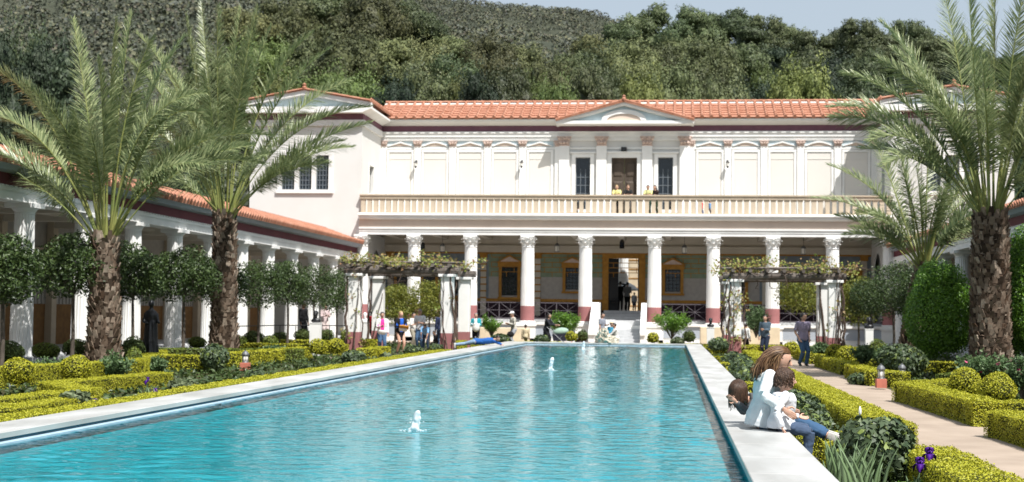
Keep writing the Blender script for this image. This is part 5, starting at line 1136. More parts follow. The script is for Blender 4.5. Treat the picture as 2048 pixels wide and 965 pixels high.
hairm = {'dark': M('dark_hair', (.022,.015,.012), .38, .5, var=.5, scale=40), 'brown': M('brown_hair', (.085,.042,.022), .4, .5, col2=(.22,.115,.05), scale=22, stretch=(1,1,.3)), 'blond': M('blond_hair', (.48,.33,.15), .45, .4, var=.4, scale=30), 'grey': M('grey_hair', (.22,.21,.20), .5, .3, var=.3, scale=30)}
mat['shoe'] = M('dark_shoe', (.03,.028,.028), .5, .4); mat['sneaker'] = M('white_sneaker', (.62,.61,.58), .6, .3, var=.3, scale=30); mat['shades'] = M('dark_sunglasses', (.01,.01,.012), .1, .6); mat['lips'] = M('lip_red', (.35,.10,.09), .5, .3)
def human(name, label, P, N, fwd, H=1.7, look=None, lh=None, rh=None, lf=None, rf=None, sk='m', top=(.5,.5,.5), bot=(.05,.07,.14), sleeve=1.0, leg=1.0, hair='short', hc='dark', shoe='shoe', cat='person', fine=False, skirt=None, kpole=None, epole=None, hat=None, build=1.0, group=None, head_off=None, tuck=0, glasses=False, coat=None, headscale=1.0, hand_pole=None, knees=None):
    P, N, f = Vector(P), Vector(N), Vector(fwd).normalized(); up = (N-P).normalized(); f = (f-up*f.dot(up)).normalized(); s = up.cross(f).normalized()*-1   # s: towards the left hand
    s = f.cross(up)*-1
    t = thing(name, label, cat, (P.x, P.y, min(P.z, 3 if P.z < 3 else P.z)), group=group); hs = headscale
    look = Vector(look).normalized() if look is not None else (f+Vector((0,0,-.05))).normalized()
    w_ = build; TL = (N-P).length
    def ring(k, a, b, shift=0): c = P.lerp(N, k)+f*shift*H; return [c+s*a*H*w_*math.cos(q)+f*b*H*w_*math.sin(q) for q in [6.2832*j/14 for j in range(14)]]
    def torso(mb, e, k0=-.12, k1=1.0, extra=0):
        prof = [(-.16,.060,.050,0),(-.10,.086,.066,-.004),(.04,.095,.073,-.006),(.22,.086,.064,0),(.38,.076,.058,.004),(.58,.092,.066,.004),(.76,.108,.066,.002),(.90,.100,.056,0),(.97,.062,.046,0),(1.03,.036,.036,0)]
        mb.loft([ring(k, a+e, b+e+extra, sh) for k, a, b, sh in prof if k0 <= k <= k1+1e-9])
    sh = {1: P.lerp(N, .89)+s*.105*H*w_, -1: P.lerp(N, .89)-s*.105*H*w_}; hip = {1: P+s*.052*H-up*.02*H, -1: P-s*.052*H-up*.02*H}
    ua, fa, th, sn = .172*H, .150*H, .245*H, .235*H
    lh = Vector(lh) if lh is not None else sh[1]+Vector((0,0,-.315*H))+f*.04*H+s*.03*H; rh = Vector(rh) if rh is not None else sh[-1]+Vector((0,0,-.315*H))+f*.04*H-s*.03*H
    ep = Vector(epole) if epole is not None else None
    el_ = {}; wr = {}
    for sg, hd in ((1, lh), (-1, rh)): el_[sg], wr[sg] = solve2(sh[sg], hd, ua, fa, ep if ep is not None else (-f*.8+s*sg*.5-Vector((0,0,.4))))
    lf = Vector(lf) if lf is not None else Vector((hip[1].x, hip[1].y, P.z-.50*H+.04*H)); rf = Vector(rf) if rf is not None else Vector((hip[-1].x, hip[-1].y, P.z-.50*H+.04*H))
    kn, an = {}, {}
    for sg, ft in ((1, lf), (-1, rf)): kn[sg], an[sg] = solve2(hip[sg], ft, th, sn, Vector(kpole) if kpole is not None else f)
    hcn = N+(Vector(head_off) if head_off is not None else up*.082*H+f*.012*H); hu = Vector((0,0,1)) if abs(look.z) < .9 else up
    hl = (hu-look*hu.dot(look)).normalized(); hsd = look.cross(hl)*-1
    b = MB(); torso(b, -.004)
    b.tube([N-up*.03*H, N.lerp(hcn, .7)], [.034*H, .031*H], 10)
    ell(b, hcn, hsd*.047*H*hs, look*.060*H*hs, hl*.068*H*hs); ell(b, hcn+look*.012*H*hs-hl*.030*H*hs, hsd*.036*H*hs, look*.045*H*hs, hl*.038*H*hs)
    b.tube([hcn+look*.056*H*hs+hl*.008*H*hs, hcn+look*.070*H*hs-hl*.014*H*hs, hcn+look*.057*H*hs-hl*.018*H*hs], [.006*H*hs, .010*H*hs, .007*H*hs], 6)
    for sg in (1, -1): ell(b, hcn+hsd*sg*.048*H*hs-hl*.004*H*hs-look*.004*H, hsd*.005*H*hs, look*.010*H*hs, hl*.016*H*hs, 8, 5)
    fr = .0058 if fine else .0062
    for sg in (1, -1):
        b.tube([sh[sg]-s*sg*.03*H, sh[sg], sh[sg].lerp(el_[sg], .5), el_[sg]], [.030*H,.031*H,.026*H,.0215*H], 10); b.tube([el_[sg], el_[sg].lerp(wr[sg], .35), wr[sg]], [.0215*H,.022*H,.0145*H], 10)
        b.tube([hip[sg]+up*.03*H, hip[sg], hip[sg].lerp(kn[sg], .5), kn[sg]], [.055*H*w_,.056*H*w_,.046*H,.034*H], 12); b.tube([kn[sg], kn[sg].lerp(an[sg], .3), an[sg]], [.034*H,.035*H,.021*H], 10)
        d = (wr[sg]-el_[sg]).normalized(); hp = hand_pole or f; side = d.cross(hp); side = side.normalized() if side.length > .05 else s.copy(); nn = side.cross(d).normalized()
        pc = wr[sg]+d*.028*H; ell(b, pc, side*.022*H, nn*.010*H, d*.032*H, 10, 6)
        for q, (o_, ln) in enumerate(((-.017,.036),(-.006,.042),(.005,.040),(.015,.032))):
            p0 = pc+side*o_*H+d*.022*H; p1 = p0+d*ln*.55*H+nn*.004*H; p2 = p1+(d*.8+nn*.55).normalized()*ln*.5*H; b.tube([p0-d*.01*H, p0, p1, p2], [fr*1.15*H, fr*1.1*H, fr*H, fr*.8*H], 7)
        p0 = pc-d*.012*H-side*.018*H*sg; p1 = p0+(d*.6-side*sg*.8+nn*.3).normalized()*.026*H; p2 = p1+(d*.95+nn*.3).normalized()*.020*H; b.tube([p0, p1, p2], [fr*1.5*H, fr*1.25*H, fr*.9*H], 7)
    vox = (.0048 if fine else .013)*max(.75, H/1.7)
    body = fused(b, 'body', skin[sk] if not isinstance(sk, bpy.types.Material) else sk, t, vox, 3 if fine else 2)
    # clothes
    g = MB(); torso(g, .008 if not fine else .014, (-.11 if not fine else -.17) if not tuck else .02, .99, .004 if not fine else .014)
    if fine: g.loft([ring(.3, .098, .086), ring(.05, .112, .100, -.004), ring(-.17, .118, .104, -.006)])
    for sg in (1, -1):
        pts = [sh[sg]-s*sg*.03*H, sh[sg], sh[sg].lerp(el_[sg], .5), el_[sg]]; rd = [.040*H,.041*H,.037*H,.032*H]
        if sleeve <= .5: q = max(.35, sleeve*2); pts = [pts[0], pts[1], sh[sg].lerp(el_[sg], q*.6), sh[sg].lerp(el_[sg], q)]; rd = [.040*H,.040*H,.038*H,.037*H]
        if sleeve > 0: g.tube(pts, rd, 12)
        if sleeve > .5: g.tube([el_[sg], el_[sg].lerp(wr[sg], .4), el_[sg].lerp(wr[sg], min(.96, sleeve))], [.032*H,.031*H,.026*H], 12)
    vc = (.0075 if fine else .014)*max(.8, H/1.7)
    fused(g, 'shirt', cloth(top), t, vc, 3)
    if coat:
        g = MB(); torso(g, .018, -.12, .97, .004)
        for sg in (1, -1): g.tube([sh[sg]-s*sg*.03*H, sh[sg], el_[sg], el_[sg].lerp(wr[sg], .9)], [.046*H,.047*H,.038*H,.031*H], 12)
        if coat[1] > .1: g.loft([ring(-.10, .098, .08), [p-Vector((0,0,coat[1]*H)) for p in ring(-.10, .115, .095)]])
        # open at the front: carve a wedge by leaving the front panel out
        o = fused(g, 'cardigan', cloth(coat[0]), t, vc, 3); bmf = o.data; cN = P.lerp(N, .4); keep = []
        import bmesh
        bm = bmesh.new(); bm.from_mesh(bmf); offv = Vector(OFF[t.name]); dl = [v for v in bm.verts if (v.co+offv-cN).dot(f) > .035*H and abs((v.co+offv-cN).dot(s)) < .040*H]
        bmesh.ops.delete(bm, geom=dl, context='VERTS'); bm.to_mesh(bmf); bm.free()
    g = MB()
    if skirt: g.loft([ring(.16,.084,.066), ring(.0,.100,.080), ring(-.12,.104,.086), [p-Vector((0,0,skirt*H)) for p in ring(-.12,.108,.090)]]); fused(g, 'skirt', cloth(bot), t, vc, 3)
    else:
        torso(g, .004, -.17, .10, .004); g.loft([ring(-.14,.070,.058), ring(-.06,.096,.076), ring(.10,.094,.074), ring(.16,.086,.066)])
        for sg in (1, -1):
            g.tube([hip[sg]+up*.02*H, hip[sg], hip[sg].lerp(kn[sg], .5), kn[sg]], [.058*H*w_,.062*H*w_,.053*H,.043*H], 12)
            g.tube([kn[sg], kn[sg].lerp(an[sg], .5), kn[sg].lerp(an[sg], .97*leg)], [.043*H,.039*H,.034*H], 12)
        fused(g, 'trousers', cloth(bot), t, vc, 3)
    for sg in (1, -1):
        d = f.copy(); d.z = 0 if abs(f.z) < .8 else d.z; sd_ = (an[sg]-kn[sg]).normalized(); fd = (d-sd_*d.dot(sd_)) if knees is None else Vector(knees)
        fd = fd.normalized() if fd.length > .1 else f; g = MB(); a = an[sg]-fd*.02*H; u_ = -sd_; lat = fd.cross(u_).normalized()
        g.loft([[a+fd*x_*H+lat*wd*H*math.cos(q)+u_*(zo+hh*math.sin(q))*H for q in [6.2832*j/10 for j in range(10)]] for x_, wd, hh, zo in ((-.022,.014,.012,-.016),(-.012,.022,.026,-.006),(.03,.024,.026,-.008),(.07,.028,.016,-.020),(.105,.026,.011,-.025),(.125,.012,.006,-.027))]); g.build('shoe', mat[shoe], t, smooth=True)
    # hair
    if hair:
        g = MB(); k = hs*H; ell(g, hcn-look*.008*k+hl*.012*k, hsd*.053*k, look*.060*k, hl*.066*k, 18, 12)
        if hair in ('long', 'mid'):
            ln = .16 if hair == 'long' else .09
            g.loft([[hcn-look*.020*k+hl*.02*k-hl*z_*k+hsd*a_*k*math.cos(q)-look*(b_*k*math.sin(q)+sh_*k) for q in [6.2832*j/12 for j in range(12)]] for z_, a_, b_, sh_ in ((0,.050,.04,0),(.05,.058,.045,.004),(ln*.7,.062,.034,.012),(ln,.05,.022,.016))])
        o = fused(g, 'hair', hairm[hc], t, vox*1.1, 1)
        import bmesh
        bm = bmesh.new(); bm.from_mesh(o.data); offv = Vector(OFF[t.name]); dl = []
        for v in bm.verts:
            q = v.co+offv-hcn; a, c_, x_ = q.dot(look)/k, q.dot(hl)/k, abs(q.dot(hsd)/k)
            if a > .012-.25*max(0, c_-.02) and c_ < .036 and x_ < .060: dl.append(v)
            elif hair == 'short' and c_ < -.012 and a > -.03: dl.append(v)
        bmesh.ops.delete(bm, geom=dl, context='VERTS'); bm.to_mesh(o.data); bm.free()
    k = hs*H
    if hat:
        g = MB(); ell(g, hcn+hl*.040*k-look*.004*k, hsd*.058*k, look*.066*k, hl*.042*k); g.loft([[hcn+hl*.034*k+look*x_*k+hsd*w2*k*sg_+hl*e_*k for sg_, e_ in ((-1,0),(1,0),(1,.006),(-1,.006))] for x_, w2 in ((.04,.05),(.10,.045),(.115,.02))]); g.build('hat', cloth(hat), t, smooth=True)
    g = MB(); ex = [hcn+hsd*sg*.019*k+look*.054*k+hl*.008*k for sg in (1,-1)]
    for e_ in ex: ell(g, e_, hsd*(.014 if glasses else .006)*k, look*.004*k, hl*(.010 if glasses else .004)*k, 8, 5)
    if glasses: g.tube([ex[0], (ex[0]+ex[1])/2+look*.006*k, ex[1]], .0022*k, 4); [g.tube([e_, hcn+hsd*sg*.050*k+hl*.010*k], .0022*k, 4) for e_, sg in zip(ex, (1,-1))]
    g.build('sunglasses' if glasses else 'eyes', mat['shades'], t, smooth=True)
    g = MB(); ell(g, hcn+look*.053*k-hl*.034*k, hsd*.012*k, look*.004*k, hl*.004*k, 8, 5); g.build('lips', mat['lips'], t, smooth=True)
    t['_dummy'] = 0; del t['_dummy']
    INFO[t.name] = dict(hcn=hcn, hl=hl, look=look, hsd=hsd, wr=wr, sh=sh, el=el_, k=k); return t
INFO = {}
def stand(label, px, Y, z=0, face=0, H=1.7, stride=0, arms='down', **kw):
    """face: degrees, 0 towards the camera, 90 to the right of the picture"""
    d0 = ray(px, 650); x = d0.x/d0.y*Y; a = R(face); f = Vector((math.sin(a), -math.cos(a), 0)); s = Vector((math.cos(a), math.sin(a), 0)); lean = kw.pop('lean', .02)
    P = Vector((x, Y, z+.515*H)); N = P+Vector((0,0,.325*H*math.cos(lean)))+f*.325*H*math.sin(lean)
    lf = P+s*.055*H+f*stride*H; lf.z = z+.045*H; rf = P-s*.055*H-f*stride*H*.9; rf.z = z+.045*H+(.02*H if stride else 0)
    c = P.lerp(N, .45); A = {'down': (None, None), 'hold': (c+f*.16*H+s*.05*H, c+f*.16*H-s*.05*H), 'hips': (P+s*.11*H+f*.04*H+Vector((0,0,.0)), P-s*.11*H+f*.04*H), 'one': (c+f*.17*H+s*.02*H, None), 'right': (None, c+f*.17*H-s*.04*H),
        'cross': (c+f*.13*H-s*.05*H+Vector((0,0,.05)), c+f*.12*H+s*.05*H), 'up': (N+f*.2*H+s*.03*H+Vector((0,0,.07*H)), N+f*.2*H-s*.04*H+Vector((0,0,.07*H))), 'push': (c+f*.27*H+s*.09*H, c+f*.27*H-s*.09*H), 'lean': (c+f*.25*H+s*.05*H, c+f*.25*H-s*.05*H)}[arms]
    return human('person', label, P, N, f, H, lh=A[0], rh=A[1], lf=lf, rf=rf, **kw)
white = (.72,.72,.70); black = (.014,.014,.016); jeans = (.055,.11,.20); djeans = (.025,.045,.085)
W1 = stand('woman in a bright pink top, white cardigan and jeans by the left pergola', 764, 53, 0, 20, 1.62, .07, 'right', sk='m', top=(.75,.05,.32), bot=jeans, hc='dark', hair='short', coat=(white, 0))
W2 = stand('blond woman in blue top, black cardigan and skirt, by the left pergola', 801, 53.5, 0, 35, 1.66, .05, 'hold', sk='l', top=(.02,.12,.55), bot=black, hc='blond', hair='long', skirt=.15, coat=(black, 0))
stand('person in a red shirt and pale sun hat beside the left pergola pillar', 745, 62, 0, 150, 1.70, 0, 'hold', sk='m', top=(.55,.02,.03), bot=black, hc='dark', hat=(.70,.66,.52), sleeve=.4)
stand('man in white short-sleeved shirt, sunglasses and jeans, in the left pergola', 840, 61.5, 0, -10, 1.76, 0, 'hold', sk='m', top=(.70,.72,.76), bot=jeans, hc='grey', sleeve=.42, glasses=True, build=1.08)
stand('person in a white shirt half hidden behind the blond woman', 826, 64.5, 0, 60, 1.60, 0, 'hold', sk='m', top=white, bot=(.3,.28,.22), hc='dark', sleeve=.5)
x = at(850, 690, 60.3).x
human('person', 'child in a blue top bending forward before the man in white', (x, 60.5, .72), (x+.02, 60.15, .98), (0,-1,.1), 1.35, look=(0,-.6,-.8), lh=(x+.12,60.0,.55), rh=(x-.12,60.0,.55), lf=(x+.1,60.5,.06), rf=(x-.1,60.5,.06), top=(.22,.42,.68), bot=djeans, sleeve=.5)
human('person', 'small child crouching in dark clothes at the foot of the left pergola', (x+.45, 60.6, .35), (x+.40, 60.4, .68), (-1,-.4,0), 1.1, lf=(x+.3,60.5,.05), rf=(x+.35,60.3,.05), top=black, bot=black, shoe='sneaker')
stand('person in navy standing behind the right front pillar of the left pergola', 882, 63, 0, 200, 1.68, 0, 'down', sk='m', top=(.03,.04,.09), bot=djeans, hc='dark')
WT = stand('woman in a teal jacket and black trousers beside the left pergola', 952, 66, 0, 0, 1.62, 0, 'hold', sk='m', top=white, bot=black, hc='grey', coat=((.02,.30,.36), 0))
OM = stand('man in a pale cap and beige jacket walking at the far pool end', 1028, 66.5, 0, -60, 1.72, .08, 'hold', sk='m', top=(.50,.48,.42), bot=(.36,.38,.42), hat=(.8,.8,.78), hc='grey', lean=.12)
x = at(1051, 668, 68).x; human('person', 'child in beige seen from behind, beside the low limestone wall', (x, 68, .50), (x, 68.0, .90), (0,1,0), 1.25, lf=(x+.1,68.35,.05), rf=(x-.1,68.35,.05), top=(.60,.50,.34), bot=(.5,.42,.3), hair='short', hc='dark')
WB = stand('woman in a long black coat leaning toward the stroller', 1093, 66.5, 0, 75, 1.66, .02, 'push', sk='m', top=(.02,.02,.025), bot=(.02,.02,.025), hair='long', hc='dark', coat=((.02,.022,.028), .16), lean=.16)
stand('person in a grey t-shirt standing on the far side of the rock fountain', 1204, 68, 0, 60, 1.70, 0, 'one', sk='m', top=(.25,.27,.32), bot=(.05,.06,.10), hc='dark', sleeve=.4)
x = at(1222, 664, 66.5).x; human('person', 'person in a teal top and cream cap sitting behind the rock fountain', (x, 66.5, .50), (x+.03, 66.5, 1.05), (-.5,-.8,0), 1.62, lf=(x-.4,66.1,.08), rf=(x-.25,66.0,.08), lh=(x-.25,66.1,.62), rh=(x-.3,66.25,.62), top=(.05,.25,.38), bot=djeans, hat=(.72,.66,.50))
x = at(1231, 668, 65.9).x; human('person', 'dark-haired person in a white shirt sitting right of the rock fountain', (x+.05, 65.8, .45), (x-.02, 65.8, .98), (-.9,-.3,0), 1.6, lf=(x-.6,65.6,.1), rf=(x-.55,65.9,.1), lh=(x-.35,65.7,.6), rh=(x-.35,65.9,.6), top=white, bot=black, sleeve=.6)
MG = stand('woman with long dark hair in a grey-blue sweater on the right path', 1531, 56.5, 0, -25, 1.68, .02, 'one', sk='m', top=(.08,.115,.15), bot=(.016,.024,.045), hair='long', hc='dark')
ML = stand('stocky man in lilac polo shirt and jeans, hands on hips, right path', 1606, 47.4, 0, 28, 1.76, .03, 'hips', sk='m', top=(.30,.26,.36), bot=jeans, hc='dark', sleeve=.42, build=1.16, look=(.85,-.5,-.12))
stand('child in white shirt and dark trousers by the front left post of the right pergola', 1491, 60.5, 0, 150, 1.32, 0, 'down', sk='m', top=white, bot=black, hc='dark')
# reclining boy on the left coping
b0, b1 = Vector((-6.15, 47.8, .56)), Vector((-5.95, 49.6, .60)); yb = 50.0
human('person', 'boy in a blue shirt and light jeans lying across the left coping', (-6.9, yb, .60), (-6.25, yb+.1, .66), (0,0,-1), 1.45, look=(.6,-.5,-.5), lh=(-5.62, yb-.15, .38), rh=(-6.05, yb+.45, .50), lf=(-8.0, yb-.25, .42), rf=(-8.0, yb+.1, .42), sk='m', top=(.02,.10,.34), bot=(.22,.32,.45), hair='short', hc='dark', kpole=(0,0,-.2), shoe='sneaker', head_off=(.14,.0,.07))
# balcony
zb5 = zb_-.02+.02
for px, f_, lab, kw in ((1232,-5,'person in a pale yellow t-shirt leaning on the balcony rail, leftmost of the four',dict(top=(.72,.68,.28), bot=black, sk='l', hc='blond', arms='lean', sleeve=.4)), (1253,10,'person in a black t-shirt leaning on the balcony rail, second from the left',dict(top=(.02,.02,.02), bot=(.08,.08,.08), sk='l', hc='brown', arms='lean', sleeve=.4)),
        (1295,-10,'person in a yellow-green shirt leaning on the balcony rail, third from the left',dict(top=(.66,.66,.30), bot=(.02,.05,.04), sk='m', hc='dark', arms='lean', sleeve=.4)), (1311,-35,'woman with long black hair in black and red on the balcony, rightmost of the four',dict(top=(.03,.02,.02), bot=(.03,.05,.03), sk='l', hair='long', hc='dark', arms='cross'))):
    stand(lab, px, 78.75, zb5-.02, f_, 1.74, 0, lean=.20, group='people leaning on the balcony rail', **kw)
for px, f_, lab, kw in ((1402,90,'child in a red shirt glimpsed between the balusters, leftmost of the two on the right',dict(top=(.6,.03,.03), bot=(.05,.08,.2), sk='m', H=.98)), (1418,90,'child in a blue shirt glimpsed between the balusters, beside the child in red',dict(top=(.12,.28,.55), bot=(.1,.1,.12), sk='m', H=.95)), (1149,40,'child in black glimpsed between the balusters left of the balcony door',dict(top=black, bot=black, sk='m', H=.98))):
    stand(lab, px, 79.6, zb5-.02, f_, kw.pop('H'), 0, 'down', **kw)
# people in the doorway
for px, Y, f_, lab, kw in ((1226,84.5,190,'dark figure standing in the shadow at the left of the doorway',dict(top=black, bot=black, arms='down', H=1.75)), (1240,86.0,180,'dark figure raising a camera in the doorway',dict(top=black, bot=black, arms='up', H=1.78)), (1254,85.2,170,'figure in a grey shirt seen from behind in the doorway',dict(top=(.22,.22,.22), bot=black, arms='hold', H=1.72)), (1268,84.8,10,'small child in white at the right of the doorway',dict(top=(.6,.62,.66), bot=(.1,.1,.15), arms='down', H=1.1))):
    H_ = kw.pop('H'); ar = kw.pop('arms'); stand(lab, px, Y, 1.85, f_, H_, 0, ar, sk='m', **kw)
# left colonnade visitors
x = -19.6; human('person', 'person in black sitting between the columns of the left colonnade, left of the second palm', (x, 47.5, .85), (x+.05, 47.5, 1.42), (-1,-.3,0), 1.75, lf=(x-.55,47.3,.33), rf=(x-.5,47.7,.33), lh=(x-.4,47.3,1.1), rh=(x-.42,47.7,1.05), sk='d', top=black, bot=black, build=1.2)
stand('person in white and pink clothing standing in the left colonnade behind the white pedestal', 650, 68, .28, 30, 1.68, 0, 'hold', sk='m', top=(.62,.50,.50), bot=(.6,.5,.48), hc='brown')
stand('person in black standing in the left colonnade beside a column', 606, 62, .28, 60, 1.72, 0, 'down', sk='d', top=black, bot=black)
# things held, stroller, umbrella
def held(px, py, Y, w_, h_, m, name, label, cat, tilt=.3, d=.02, rz=.2):
    c = at(px, py, Y); o = thing(name, label, cat, c, 0); g = MB(); g.bev(-w_/2, w_/2, -d, d, -h_/2, h_/2, min(.01, d*.5)); q = g.mesh(name); q.materials.append(m); COL.objects.unlink(o); bpy.data.objects.remove(o)
    o = bpy.data.objects.new(name, q); COL.objects.link(o); o.location = c; o.rotation_euler = (tilt, .1, rz); return tag(o, label, cat)
held(764,665,52.6,.26,.16,cloth(white),'booklet','white booklet held at the waist by the woman in the pink top','booklet')
held(808,655,52.95,.36,.20,cloth((.55,.25,.04)),'folder','orange folder held out by the blond woman','folder',.9)
held(806,660,53.0,.30,.16,cloth((.70,.70,.68)),'paper','white paper under the orange folder of the blond woman','paper',.9,.01)
g = MB(); c = at(952, 655, 65.72); ell(g, c, Vector((.17,0,0)), Vector((0,.10,0)), Vector((0,0,.22))); tag(g.build('bag', cloth(white), smooth=True), 'white bag held in front of the woman in the teal jacket', 'bag')
g = MB(); c = at(1021, 669, 66.0); ell(g, c, Vector((.17,0,0)), Vector((0,.09,0)), Vector((0,0,.14))); g.tube([c+Vector((0,0,.1)), c+Vector((.1,.1,.45)), c+Vector((.15,.35,.72))], .02, 5); tag(g.build('shoulder_bag', cloth(black), smooth=True), 'black shoulder bag of the man in the pale cap', 'bag')
c = at(1121, 672, 66.4); t = thing('stroller', 'stroller with a pale green hood at the far end of the pool', 'stroller', (c.x, 66.4, 0))
g = MB(); ell(g, Vector((c.x,66.4,.78)), Vector((.38,0,.05)), Vector((0,.24,0)), Vector((0,0,.20))); g.build('hood', cloth((.30,.42,.34)), t, smooth=True)
g = MB(); g.loft([[(c.x-.32,66.2,.35),(c.x+.25,66.2,.35),(c.x+.25,66.6,.35),(c.x-.32,66.6,.35)],[(c.x-.38,66.18,.66),(c.x+.30,66.18,.70),(c.x+.30,66.62,.70),(c.x-.38,66.62,.66)]]); g.build('seat', cloth((.03,.03,.045)), t)
g = MB()
for yy in (66.18, 66.62): g.tube([(c.x-.62,yy,1.0),(c.x-.3,yy,.7),(c.x+.35,yy,.12)], .014, 5); g.tube([(c.x-.35,yy,.12),(c.x+.1,yy,.6)], .014, 5)
g.tube([(c.x-.62,66.18,1.0),(c.x-.62,66.62,1.0)], .016, 5); g.build('frame', mat['pewter'], t)
for xx, yy in ((c.x+.36,66.18),(c.x+.36,66.62),(c.x-.36,66.18),(c.x-.36,66.62)):
    g = MB(); g.loft([[(xx+.11*math.cos(q), yy+e, .115+.11*math.sin(q)) for q in [6.2832*j/14 for j in range(14)]] for e in (-.02,.02)]); g.build('wheel', mat['iron'], t)
c = at(1254, 578, 92); t = thing('parasol', 'white parasol in the sunny court seen through the doorway', 'parasol', (c.x, 92, 1.8)); g = MB(); g.lathe([(.75,c.z-.12),(.74,c.z-.02),(.50,c.z+.2),(.2,c.z+.36),(.01,c.z+.42)], c.x, 92, 10); g.build('canopy', cloth(white), t)
g = MB(); g.tube([(c.x,92,1.8),(c.x,92,c.z+.4)], .025, 6); g.build('pole', mat['wood'], t)

# the three in front, sitting on the coping
Y0 = 14.75
mw = dict(fine=True)
mother = human('person', 'woman with long brown hair in a white blouse, her arm round a boy', (.945, Y0+.14, .575), (1.02, Y0+.14, 1.07), (1,-.08,0), 1.66, look=(.93,-.18,-.36), sk='l',
    lh=(1.22, Y0+.33, .66), rh=(1.115, Y0-.31, .70), lf=(1.60, Y0+.40, .42), rf=(1.60, Y0+.20, .41), top=(.66,.70,.72), bot=(.045,.10,.19), hair=None, hc='brown', shoe='sneaker', glasses=True, epole=(-.75,-.6,-.35), head_off=(.105,-.01,.115), kpole=(0,.9,.35), build=1.04, hand_pole=Vector((.2,1,0)), knees=(.9,-.1,-.35), **mw)
boy = human('person', 'dark-haired boy in a white hoodie and jeans sitting on the coping within the woman\'s arm', (1.11, Y0-.13, .545), (1.125, Y0-.12, .865), (1,.12,0), 1.14, look=(.95,.28,-.08), sk='l', lh=(1.30, Y0+.08, .60), rh=(1.10, Y0-.34, .515), lf=(1.37,Y0-.04,.22), rf=(1.36,Y0-.20,.20), top=(.68,.70,.74), bot=(.06,.09,.15), hair='short', hc='dark', epole=(-1,-.3,.1), head_off=(.02,0,.120), headscale=1.42, kpole=(.5,0,1), build=1.22, shoe='shoe', hand_pole=Vector((1,0,.1)), **mw)
girl = human('person', 'girl with brown hair, face in her hands, behind the seated woman', (1.20, Y0+.95, .56), (.80, Y0+.80, .72), (-.3,-.25,-.9), 1.15, look=(-.75,-.45,-.35), sk='l', lh=(.685, Y0+.53, .71), rh=(.66, Y0+.70, .71), lf=(1.8,Y0+1.0,.3), rf=(1.75,Y0+1.2,.3), top=(.10,.105,.11), bot=jeans, hair='long', hc='brown', epole=(.4,-.3,-.8), head_off=(-.085,-.03,.095), headscale=1.42, kpole=(0,0,-1), hand_pole=Vector((-.3,-1,0)), **mw)
# loose hair made of many locks
def locks(owner, n, length, m, spread=.9, seed=3, curl=.010, back=.6, rad=.0075, grav=.8, og_=0, bk=.05, zlow=-.3, face_gap=.2, tiltf=.3):
    I = INFO[owner.name]; h, hl, lk, sd_, k = I['hcn'], I['hl'], I['look'], I['hsd'], I['k']; rr = random.Random(seed); g = MB()
    ell(g, h-lk*.017*k+hl*.011*k, sd_*.051*k, lk*.052*k, hl*.062*k, 16, 10)
    for i in range(n):
        a = rr.uniform(-math.pi, math.pi); e = rr.uniform(.15, 1.35)
        d = (lk*math.cos(a)+sd_*math.sin(a))*math.cos(e)+hl*math.sin(e)
        front = math.cos(a) > face_gap
        if front and (e < .62 or face_gap > 1): continue
        p = h-lk*.008*k+hl*.010*k+Vector((d.dot(sd_)*.054*k*sd_.x+d.dot(lk)*.062*k*lk.x+d.dot(hl)*.068*k*hl.x, d.dot(sd_)*.054*k*sd_.y+d.dot(lk)*.062*k*lk.y+d.dot(hl)*.068*k*hl.y, d.dot(sd_)*.054*k*sd_.z+d.dot(lk)*.062*k*lk.z+d.dot(hl)*.068*k*hl.z))
        pts = [p]; v = (d*.15-hl*1.0).normalized() if not front else (-lk*1.2+d*.25+sd_*(.5 if d.dot(sd_) > 0 else -.5)).normalized(); L = length*rr.uniform(.65, 1.05); st = 9; ph = rr.random()*6.3; og = d-hl*d.dot(hl); og = og.normalized() if og.length > .05 else -lk
        for q in range(st):
            s_ = (q+1)/st; v = (v*(.75 if not (front and q < 4) else 1.6)+Vector((0,0,-1))*grav+(-lk*bk*back)).normalized(); p = p+v*L/st
            rel = p-h; dd = Vector((rel.dot(sd_)/.056, rel.dot(lk)/.064, rel.dot(hl)/.070))/k
            if dd.length < 1: rel2 = dd.normalized(); p = h+(sd_*rel2.x*.056+lk*rel2.y*.064+hl*rel2.z*.070)*k
            pts.append(p+sd_*curl*math.sin(ph+s_*9)*s_+lk*curl*math.cos(ph+s_*9)*s_)
        g.tube(pts, [rad*.7]+[rad*(1-.5*(q/st)**2) for q in range(st)], 5)
    return g.build('hair', m, owner, smooth=True)
mat['hair_streak'] = M('streaked_brown_hair', (.1,.05,.02), .45, .4, cols=[(.045,.021,.011),(.095,.047,.022),(.17,.09,.042),(.07,.034,.017),(.30,.18,.09)])
mat['hair_brown2'] = M('dark_brown_hair', (.06,.03,.02), .5, .35, cols=[(.028,.014,.009),(.055,.028,.016),(.085,.045,.025)])
locks(mother, 1500, .50, mat['hair_streak'], seed=4, curl=.020, rad=.0045, face_gap=.15, back=1.0, grav=.5, og_=.0, bk=.15)
for c in list(girl.children):
    if c.name.startswith('hair'): bpy.data.objects.remove(c)
locks(girl, 900, .20, mat['hair_brown2'], seed=6, curl=.003, rad=.0045, face_gap=2, back=0)
for c in list(boy.children):
    if c.name.startswith('hair'): bpy.data.objects.remove(c)
locks(boy, 900, .12, mat['hair_brown2'], seed=8, curl=.010, rad=.0068, face_gap=.55, back=0)

